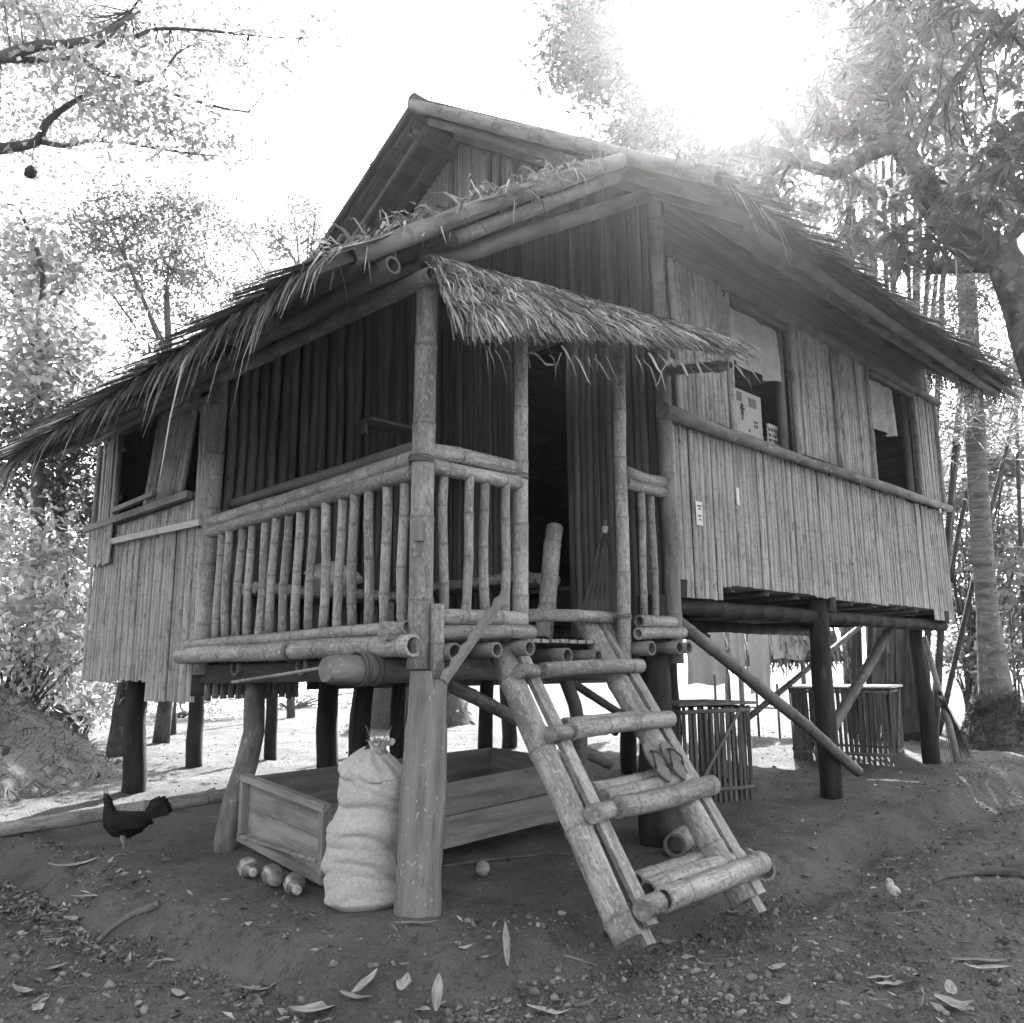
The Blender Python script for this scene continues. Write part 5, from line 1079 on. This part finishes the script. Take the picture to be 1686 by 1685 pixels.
# middle distance trees at left
def forked(name, label, px, s, py_top, blobs, per, ln, wd, lm, n_l=5, r0=.13, clump=.3, group='trees beyond the house', **k):
    b = at(px, 1150, s); b.z = gz(b.x, b.y); tp = at(px + RNG.uniform(-12, 12), py_top, s); mid = b.lerp(tp, .5) + Vector((RNG.uniform(-.2, .2), RNG.uniform(-.2, .2), 0)); L_ = []
    for c, r, kk in RNG.sample(blobs, min(n_l, len(blobs))):
        st = mid.lerp(tp, RNG.uniform(.3, 1)); m1 = st.lerp(Vector(c), .5) + Vector((RNG.uniform(-.25, .25), RNG.uniform(-.25, .25), RNG.uniform(-.1, .3))); L_.append(([st, m1, Vector(c)], r0 * .5, .015))
    return tree(name, label, b, [b, mid, tp], r0, r0 * .5, L_, blobs, per, ln, wd, lm, clump=clump, group=group, **k)
forked('leafy_tree', 'fine leaved dark tree in the middle of the left side, above the eave', 285, 16, 470, px_blobs([(160, 330, 60, 14), (240, 330, 55, 12), (300, 370, 70, 14), (200, 400, 70, 16), (340, 440, 65, 12), (260, 470, 70, 16), (180, 480, 60, 12), (330, 320, 40, 6), (390, 360, 40, 6), (300, 540, 60, 12), (230, 560, 50, 10), (130, 420, 50, 10), (280, 420, 60, 12)], 14.6, 18, 1.1), 60, .11, .05, 'leaf_mid', n_l=5, r0=.09, clump=.26)
forked('leafy_tree', 'light leaved tree at the far left behind the eave tip', 60, 14, 520, px_blobs([(30, 340, 60, 9), (60, 420, 70, 12), (110, 470, 60, 10), (20, 480, 60, 12), (70, 560, 70, 14), (150, 560, 50, 10), (10, 600, 60, 12), (130, 640, 50, 9), (60, 660, 50, 10)], 13, 15), 42, .15, .08, 'leaf_light', n_l=7, clump=.36)
forked('leafy_tree', 'small forked tree standing just left of the high gable', 480, 19, 470, px_blobs([(480, 330, 38, 7), (510, 370, 36, 8), (450, 390, 40, 8), (470, 440, 40, 8), (425, 470, 45, 9), (520, 350, 25, 4), (410, 400, 40, 6), (395, 520, 45, 9)], 18, 20, 1.5), 70, .10, .045, 'leaf_mid', n_l=6, r0=.09, clump=.26)
forked('leafy_tree', 'dark leaved tree under the eave tip at far left', 95, 15, 740, px_blobs([(40, 700, 60, 14), (100, 740, 60, 16), (30, 790, 60, 15), (110, 810, 50, 13), (140, 690, 40, 9), (70, 640, 50, 10)], 14, 16), 60, .12, .06, 'leaf_dark', n_l=5, clump=.3)
def shrub(label, px, py, s, blobs, per, ln, wd, lm, clump=.3, group='sunlit shrubs beyond the house'):
    b = at(px, 1140, s); b.z = gz(b.x, b.y); t_ = thing('shrub', label, 'shrub', b, group); Pc = crown_leaves(blobs, per, ln, wd, lm, t_, clump); mb = MB()
    for c in Pc[::3]:
        e = Vector(c); mb.tube([b + Vector((RNG.uniform(-.15, .15), RNG.uniform(-.15, .15), 0)), b.lerp(e, .55) + Vector((RNG.uniform(-.2, .2), RNG.uniform(-.2, .2), .1)), e], [.02, .014, .006], 5)
    o = part('stems', mb, M['bark_dark'], t_); o['kind'] = 'stuff'
shrub('bright shrub at the far left edge below the eave tip', 20, 1000, 13, px_blobs([(10, 880, 55, 12), (70, 900, 50, 12), (20, 970, 60, 14), (90, 990, 50, 12), (30, 1060, 50, 12), (110, 1060, 45, 10), (60, 1120, 40, 8)], 12, 14, 1.4), 46, .115, .065, 'leaf_bright')
shrub('bright shrub touching the left wall edge', 130, 1000, 16, px_blobs([(110, 880, 45, 10), (150, 940, 45, 12), (130, 1010, 50, 14), (170, 1090, 45, 12), (110, 1110, 45, 10), (200, 1140, 40, 8), (140, 1160, 40, 8)], 15, 17, 1.4), 50, .115, .06, 'leaf_bright')
shrub('sunlit bush beneath the house behind the left posts', 300, 1150, 20, px_blobs([(260, 1150, 25, 8), (300, 1140, 30, 10), (350, 1150, 25, 8), (395, 1145, 25, 8)], 19, 21), 40, .12, .06, 'leaf_bright')
shrub('sunlit bush beneath the house near the middle posts', 480, 1150, 22, px_blobs([(450, 1150, 25, 9), (490, 1140, 25, 9), (520, 1150, 25, 8), (580, 1150, 22, 8), (620, 1145, 25, 8)], 21, 23), 40, .12, .06, 'leaf_bright')
shrub('overgrown bush far behind the left wall', 60, 1050, 24, px_blobs([(-20, 840, 60, 12), (50, 830, 60, 12), (120, 850, 50, 12), (200, 900, 60, 12), (0, 940, 60, 12), (200, 1040, 60, 12), (260, 1080, 60, 10), (340, 1080, 60, 10), (60, 1010, 60, 10)], 22, 26), 60, .2, .1, 'leaf_bright', .5)
mb = MB(); b = at(208, 1195, 13.2); b.z = gz(b.x, b.y); limb(mb, [b - up3 * .1, b + up3 * .6 + RT0 * .03, b + up3 * 1.3 + RT0 * .1, b + up3 * 2.6 + RT0 * .2], .24, .17, 10); t_ = thing('tree_stump', 'grey broken trunk standing behind the left house post', 'trunk', b); part('trunk', mb, M['bark'], t_)
# mango tree at right
S = 9.8
mb_b = at(1840, 1180, S); mb_b.z = gz(mb_b.x, mb_b.y)
mango = thing('mango_tree', 'old mango tree with a crooked lichened trunk leaning in from the right', 'tree', mb_b)
def mg(pts, r0, r1, name='limb', seg=12, ds=None):
    mb = MB(); P = [q if isinstance(q, Vector) else at(q[0], q[1], S + (q[2] if len(q) > 2 else 0)) for q in pts]; o = limb(mb, P, r0, r1, seg, .09, 4); part(name, mb, M['bark'], mango); return o
nd = mg([mb_b - up3 * .1, (1800, 950), (1765, 740), (1712, 600), (1678, 490), (1650, 425), (1600, 392), (1560, 372), (1530, 330), (1505, 285), (1488, 245), (1476, 215)], .215, .10, 'trunk', 14)
nd += mg([(1690, 520), (1665, 462), (1640, 438), (1590, 438), (1530, 441)], .115, .075)
nd += mg([(1488, 245), (1470, 238, -.1), (1430, 252, -.2), (1390, 276, -.3), (1372, 285, -.4)], .105, .09)
nd += mg([(1376, 284, -.35), (1340, 276, -.5), (1280, 252, -.4), (1230, 250, 0), (1180, 262, .4), (1140, 276, .8)], .075, .03)
nd += mg([(1330, 272, -.5), (1300, 225, -.6), (1268, 190, -.7), (1240, 180, -.8)], .07, .045)
nd += mg([(1345, 275, -.4), (1290, 275, 0), (1262, 295, .2), (1235, 325, .4), (1215, 340, .6)], .045, .02)
nd += mg([(1476, 222), (1474, 180), (1478, 120), (1465, 60), (1470, -30)], .11, .05)
nd += mg([(1500, 255), (1512, 220), (1545, 170), (1590, 110), (1640, 40)], .06, .03)
nd += mg([(1488, 245), (1500, 190), (1490, 140), (1520, 80)], .04, .015)
nd += mg([(1640, 420), (1660, 395), (1690, 365), (1720, 320)], .06, .04)
nd += mg([(1310, 262, -.5), (1292, 285, -.3), (1282, 320, 0), (1290, 345, .1)], .02, .008); nd += mg([(1380, 285, -.3), (1395, 300, -.2), (1400, 335, 0)], .025, .01)
lst = [(1340, 40, 60, 18), (1400, 100, 60, 20), (1370, 160, 55, 16), (1430, 180, 55, 18), (1450, 50, 60, 18), (1520, 60, 65, 20), (1590, 60, 65, 20), (1660, 80, 65, 22), (1540, 150, 60, 18), (1610, 170, 65, 20), (1670, 190, 60, 20), (1640, 270, 60, 20), (1680, 330, 55, 22), (1570, 250, 50, 12), (1420, 220, 45, 12), (1350, 210, 45, 12), (1400, 330, 55, 16), (1340, 320, 50, 14), (1460, 330, 45, 10), (1290, 300, 45, 10), (1430, 400, 45, 10), (1620, 350, 40, 10), (1380, 270, 40, 9), (1250, 350, 40, 8), (1300, 380, 50, 12), (1350, 420, 45, 10), (1260, 220, 40, 7), (1330, 120, 45, 9), (1480, 120, 60, 16), (1550, 300, 50, 12), (1500, 200, 50, 12), (1620, 30, 60, 16), (1500, 20, 60, 14), (1390, 20, 55, 12), (1180, 300, 45, 9), (1230, 330, 45, 10), (1290, 230, 40, 8), (1330, 190, 40, 8), (1240, 270, 40, 8), (1200, 230, 35, 6), (1270, 380, 45, 9)]
bl_ = px_blobs(lst, 9.4, 12.5, 1.7); Pc = crown_leaves(bl_, 14, .185, .045, 'leaf_mid', mango, rosette=True, droop=.35, fold=.3); mb = MB(); twigs(mb, Pc, nd, .55, .012); o = part('twigs', mb, M['bark'], mango); o['kind'] = 'stuff'
near_b = px_blobs([(1480, 400, 40, 5), (1545, 400, 35, 4), (1470, 440, 35, 3), (1640, 330, 60, 10), (1680, 250, 50, 8), (1560, 20, 40, 3), (1640, 20, 50, 5)], 8.2, 9.2); Pc = crown_leaves(near_b, 14, .22, .05, 'leaf_dark', mango, rosette=True, droop=.35, fold=.3, name='near_foliage'); mb = MB(); twigs(mb, Pc, nd, .5, .011); o = part('twigs', mb, M['bark'], mango); o['kind'] = 'stuff'
# crown parts above and beside the view, part of the same big tree
off = [((6.8 + RNG.uniform(-2.2, 2.2), -3.4 + RNG.uniform(-2.2, 1.2), 6.6 + RNG.uniform(-1.2, 1.8)), .9, 16) for _ in range(16)]
Pc = crown_leaves([(Vector(c), r, k) for c, r, k in off], 15, .26, .06, 'leaf_dark', mango, rosette=True, droop=.35, fold=.3, name='foliage'); mb = MB(); twigs(mb, Pc, nd, .4, .015); o = part('twigs', mb, M['bark'], mango); o['kind'] = 'stuff'
# pale tree behind the roof, below the sun
S = 15.5; forked('leafy_tree', 'pale backlit tree rising behind the roof', 1085, 17, 420, px_blobs([(950, 60, 45, 9), (990, 30, 50, 10), (1040, 30, 45, 8), (935, 110, 35, 7), (980, 140, 40, 8), (1000, 90, 45, 9), (1060, 150, 45, 8), (1090, 200, 50, 10), (1050, 220, 40, 8), (1130, 220, 45, 8), (1160, 260, 40, 8), (1010, 240, 30, 4), (1075, 110, 40, 5), (1180, 200, 40, 7), (1200, 240, 40, 7), (1120, 170, 45, 6), (930, 20, 50, 7), (1160, 290, 50, 8), (1230, 300, 45, 7)], 15.5, 18, 2.2), 44, .22, .065, 'leaf_dark', n_l=2, clump=.34, r0=.06, tw=.5)
forked('leafy_tree', 'low shade tree mostly hidden behind the side room', 270, 14.6, 880, [(Vector((2.9 + RNG.uniform(-1.1, 1.3), 9.3 + RNG.uniform(-1.3, 1.0), 4.4 + RNG.uniform(-1.0, 1.0))), .75, 16) for _ in range(22)], 64, .16, .07, 'leaf_dark', n_l=6)  # crown added out of sight to keep sun off the straw heap
# coconut palm trunk, bamboo clump
pb = at(1640, 1150, 15.0); pb.z = gz(pb.x, pb.y); palm = thing('coconut_palm', 'tall ringed palm trunk right of the house with a flared mossy base', 'tree', pb); mb = MB()
P = [pb + Vector((0, 0, -.1)), pb + up3 * .25, pb + up3 * .55]; R_ = [.55, .38, .25]
for px, py in ((1626, 1010), (1617, 900), (1610, 800), (1605, 700), (1600, 620), (1594, 520), (1588, 440), (1580, 340), (1570, 240), (1560, 120), (1550, 0), (1543, -120)): P.append(at(px, py, 15.0)); R_.append(.165 - .003 * len(P))
mb.tube(P, R_, 14, rough=.04); part('trunk', mb, M['palm_bark'], palm)
mb = MB()
for k in range(70):
    p = P[3].lerp(P[-1], k / 70); f = 3 + k / 70 * (len(P) - 4); i = int(f); p = P[i].lerp(P[min(i + 1, len(P) - 1)], f - i); r = R_[i]; mb.tube([p - up3 * .02, p, p + up3 * .02], [r * .97, r * 1.045, r * .97], 14, rough=.03)
o = part('leaf_scar_rings', mb, M['palm_bark'], palm); o['kind'] = 'stuff'
n = 2500; a = NP.uniform(0, 6.28, n); z = NP.uniform(0, 1, n); r = .57 - .33 * z ** .6; q = np.stack([pb.x + r * np.cos(a), pb.y + r * np.sin(a), pb.z + z * .8], 1); P3 = np.stack([q, q + NP.normal(0, .05, (n, 3)), q + NP.normal(0, .08, (n, 3)) - np.array([0, 0, .08])], 1); V_, F_ = blades(P3, np.tile([.012, .012, .004], (n, 1)), NP.normal(size=(n, 3))); stuff_part('root_fibres', V_, F_, M['straw'], palm)
tp = P[-1]; mb_l = []
for k in range(16):
    a = 6.283 * k / 16; d = Vector((math.cos(a), math.sin(a), 0)); f_ = MB()
    for j in range(14):
        for sg in (-1, 1):
            t = .15 + .85 * j / 14; q = tp + d * (3.4 * t) + up3 * (1.0 * t - 2.0 * t * t); sd_ = Vector((-d.y, d.x, 0)) * sg; e = q + sd_ * .5 * (1 - .5 * t) + d * .25 - up3 * .3; f_.strip([q, (q + e) / 2 + up3 * .03, e], [.05, .045, .01], d)
    f_.tube([tp + d * (3.4 * t) + up3 * (1.0 * t - 2.0 * t * t) for t in (0, .25, .5, .75, 1)], [.03, .022, .016, .01, .004], 5); part('frond', f_, M['leaf_mid'], palm)
def clump(label, culms, s, leaf_b, sj=.7, r=.05, m='culm', per=26):
    b = at(culms[0][0], 1160, s); b.z = gz(b.x, b.y); t_ = thing('bamboo_clump', label, 'bamboo', b, None); nodes = []
    for (x0, x1, y0, y1) in culms:
        ss = s + RNG.uniform(-sj, sj); p0 = at(x0, y0, ss); p1 = at(x1, y1, ss + RNG.uniform(-.3, .3))
        if y0 > 1100: p0.z = gz(p0.x, p0.y) - .05
        mb = MB(); mb.bamboo(p0, p1, r * RNG.uniform(.8, 1.2), node=.42, seg=8, bend=RNG.uniform(.0, .25), taper=.35, h0=False, h1=False, bulge=1.12); part('culm', mb, M[m], t_); nodes += [p0.lerp(p1, k / 9) for k in range(3, 10)]
    Pc = crown_leaves(leaf_b, per, .20, .026, 'leaf_mid', t_, .3, droop=.3); mb = MB(); twigs(mb, Pc, nodes, .4, .008); o = part('twigs', mb, M['culm'], t_); o['kind'] = 'stuff'
clump('dense bamboo clump of upright culms behind the right eave', [(1400, 1385, 1160, 120), (1415, 1410, 1160, 60), (1425, 1432, 1160, 150), (1440, 1440, 1160, 0), (1450, 1462, 1160, 100), (1460, 1452, 1160, 200), (1468, 1490, 1160, 20), (1478, 1505, 1160, 80), (1486, 1475, 1160, 150), (1495, 1530, 1160, 40), (1505, 1548, 1160, 100), (1515, 1580, 1160, 0), (1524, 1610, 1160, 60), (1470, 1420, 1160, 180), (1500, 1560, 1160, 260), (1532, 1650, 1160, 100)], 15.5,
      px_blobs([(1400, 380, 50, 12), (1350, 360, 45, 10), (1450, 430, 55, 14), (1500, 380, 55, 14), (1420, 300, 50, 10), (1540, 440, 45, 10), (1470, 250, 50, 8), (1380, 250, 50, 8), (1300, 340, 45, 10), (1330, 270, 45, 7), (1560, 330, 50, 8), (1480, 480, 50, 10), (1400, 440, 45, 10), (1540, 520, 40, 8), (1420, 690, 50, 14), (1480, 740, 50, 14), (1440, 800, 50, 14), (1390, 760, 50, 12), (1500, 820, 40, 10)], 15, 17.5, 1.5))  # lowest leaf blobs, hidden by the house, added to block sun streaks
clump('loose bamboo with long leaning culms at the right edge', [(1540, 1720, 1180, 500), (1575, 1740, 1130, 690), (1690, 1665, 1180, 300), (1565, 1690, 960, 540)], 16.6,
      px_blobs([(1600, 400, 50, 12), (1670, 440, 50, 12), (1540, 560, 40, 10), (1680, 600, 45, 12), (1610, 660, 45, 12), (1630, 470, 50, 14), (1660, 540, 50, 14), (1570, 520, 40, 12), (1640, 620, 50, 14), (1560, 600, 40, 12), (1670, 690, 45, 12), (1600, 720, 40, 8), (1560, 700, 30, 6)], 13, 16.5, 1.5), per=34, r=.045, sj=.3)
shrub('bright bush right of the far post, behind the palm', 1600, 1000, 19, px_blobs([(1590, 820, 45, 10), (1650, 830, 45, 10), (1570, 740, 40, 8), (1625, 740, 40, 8), (1675, 770, 40, 8), (1560, 830, 40, 8), (1575, 900, 45, 10), (1640, 920, 45, 12), (1680, 990, 50, 12), (1590, 990, 45, 12), (1650, 1060, 45, 10), (1580, 1070, 40, 10), (1680, 880, 40, 8)], 18, 20.5, 1.6), 55, .17, .06, 'leaf_mid')
shrub('leafy bush at the right edge beside the palm base', 1680, 1050, 16.5, px_blobs([(1685, 1080, 35, 8), (1690, 1010, 40, 8), (1690, 930, 35, 6)], 16, 17), 40, .16, .06, 'leaf_mid', group=None)
# trunks seen under the house
for i, (px, r, lean_, lab) in enumerate(((1405, .2, .05, 'thin dark trunk beneath the house, leftmost of the group past the wide coop'), (1478, .24, .3, 'slanting dark trunk between two others beneath the far end of the house'), (1455, .3, .02, 'thickest dark trunk beneath the far end of the house'))):
    b = at(px, 1140, 17 + i * .8); b.z = gz(b.x, b.y); mb = MB(); limb(mb, [b - up3 * .1, b + up3 * 1.2 + RT0 * lean_ * .5, b + up3 * 3.2 + RT0 * lean_, b + up3 * 6.5 + RT0 * lean_ * 1.5], r, r * .6, 9); t_ = thing('far_tree', lab, 'trunk', b); part('trunk', mb, M['bark_dark' if i else 'bark'], t_)
# ------------------------------------------------------------------ yard behind the house
a, b = at(1120, 1010, 14.0), at(1345, 1030, 15.5); mb = MB(); mb.tube([a.lerp(b, k / 10) - up3 * (.12 * math.sin(math.pi * k / 10)) for k in range(11)], .008, 5); tag(part('clothes_line', mb, M['twig'], None), 'sagging clothes line hung with washing behind the house', 'line')
ax_ = (b - a); ax_.z = 0; ax_.normalize()
for f0, f1, dz, lab in ((.03, .30, 1.0, 'wide pale sheet at the left of the clothes line'), (.34, .44, .75, 'narrow towel hanging between the two sheets on the clothes line'), (.47, .62, 1.1, 'grey cloth with the longest drop on the clothes line'), (.65, .95, .5, 'short white sheet at the right of the clothes line')):
    p, q = a.lerp(b, f0), a.lerp(b, f1); zz = (p.z + q.z) / 2 - .1; curtain(p.x, p.x + (q - p).length, p.y, zz - dz, zz, lab, 'cloth', 20, .03, 'washing', ax_, 'washing', None, 12)
sb = at(1275, 1150, 16); sb.z = gz(sb.x, sb.y); shed = thing('thatched_shelter', 'little open thatched shelter on thin posts seen beneath the house', 'shelter', sb)
for dx, dy in ((-.7, -.5), (.7, -.5), (-.7, .5), (.7, .5)): mb = MB(); p = sb + RT0 * dx + Vector((FW.x, FW.y, 0)) * dy; mb.tube([p, p + up3 * 1.5], .045, 7); part('post', mb, M['bamboo'], shed)
mb = MB(); f2 = Vector((FW.x, FW.y, 0)).normalized(); e = [sb + RT0 * dx + f2 * dy + up3 * z for dx, dy, z in ((-1, -.8, 1.3), (1, -.8, 1.3), (1, 0, 2.0), (-1, 0, 2.0), (1, .8, 1.3), (-1, .8, 1.3))]
for i4 in ((0, 1, 2, 3), (3, 2, 4, 5)): mb.quad(*[e[i] for i in i4]); mb.quad(*[e[i] - up3 * .06 for i in i4[::-1]])
part('roof', mb, M['thatch_dark'], shed)
n = 700; u = NP.uniform(-1, 1, n); q = np.array(sb)[None] + np.outer(u, np.array(RT0)) + np.outer(NP.uniform(-.8, -.1, n), np.array(f2)); q[:, 2] = sb.z + 1.35 + NP.uniform(0, .55, n); P3 = np.stack([q, q + np.array(-f2 * .15 - up3 * .15) + NP.normal(0, .04, (n, 3)), q + np.array(-f2 * .22 - up3 * .34) + NP.normal(0, .06, (n, 3))], 1); V_, F_ = blades(P3, np.tile([.03, .03, .008], (n, 1)), np.array(RT0) + NP.normal(0, .3, (n, 3))); stuff_part('thatch', V_, F_, M['thatch'], shed)
fb = at(1290, 1150, 13.5); fen = thing('stick_fence', 'low rough stick fence in the yard behind the house', 'fence', (fb.x, fb.y, gz(fb.x, fb.y)))
for k in range(7): p = at(1172 + k * 26 + RNG.uniform(-8, 8), 1150, 13.6 + .15 * k); p.z = gz(p.x, p.y); mb = MB(); mb.tube([p, p + up3 * RNG.uniform(.7, 1.0) + RT0 * RNG.uniform(-.05, .05)], .018, 6); part('stake', mb, M['twig'], fen)
for z in (.5,): p, q = at(1165, 1150, 13.6), at(1345, 1150, 14.7); mb = MB(); p.z = gz(p.x, p.y) + z; q.z = gz(q.x, q.y) + z; mb.tube([p, q], .012, 6); part('rail', mb, M['twig'], fen)
HAZE_D, HAZE_G = .0009, .87
# ------------------------------------------------------------------ thin air volume added to imitate lens glare around the sun
mb = MB(); mb.box((0, 0, 9.0), (1300, 1300, 24.0)); hz = link('glare_haze', mb.mesh('glare_haze'), None); hz['kind'] = 'stuff'
m = bpy.data.materials.new('glare_haze'); m.use_nodes = True; n = m.node_tree.nodes; n.remove(n['Principled BSDF'])
pv = n.new('ShaderNodeVolumePrincipled'); pv.inputs['Color'].default_value = (.9, .9, .9, 1); pv.inputs['Density'].default_value = HAZE_D; pv.inputs['Anisotropy'].default_value = HAZE_G
m.node_tree.links.new(pv.outputs[0], n['Material Output'].inputs['Volume']); hz.data.materials.append(m)
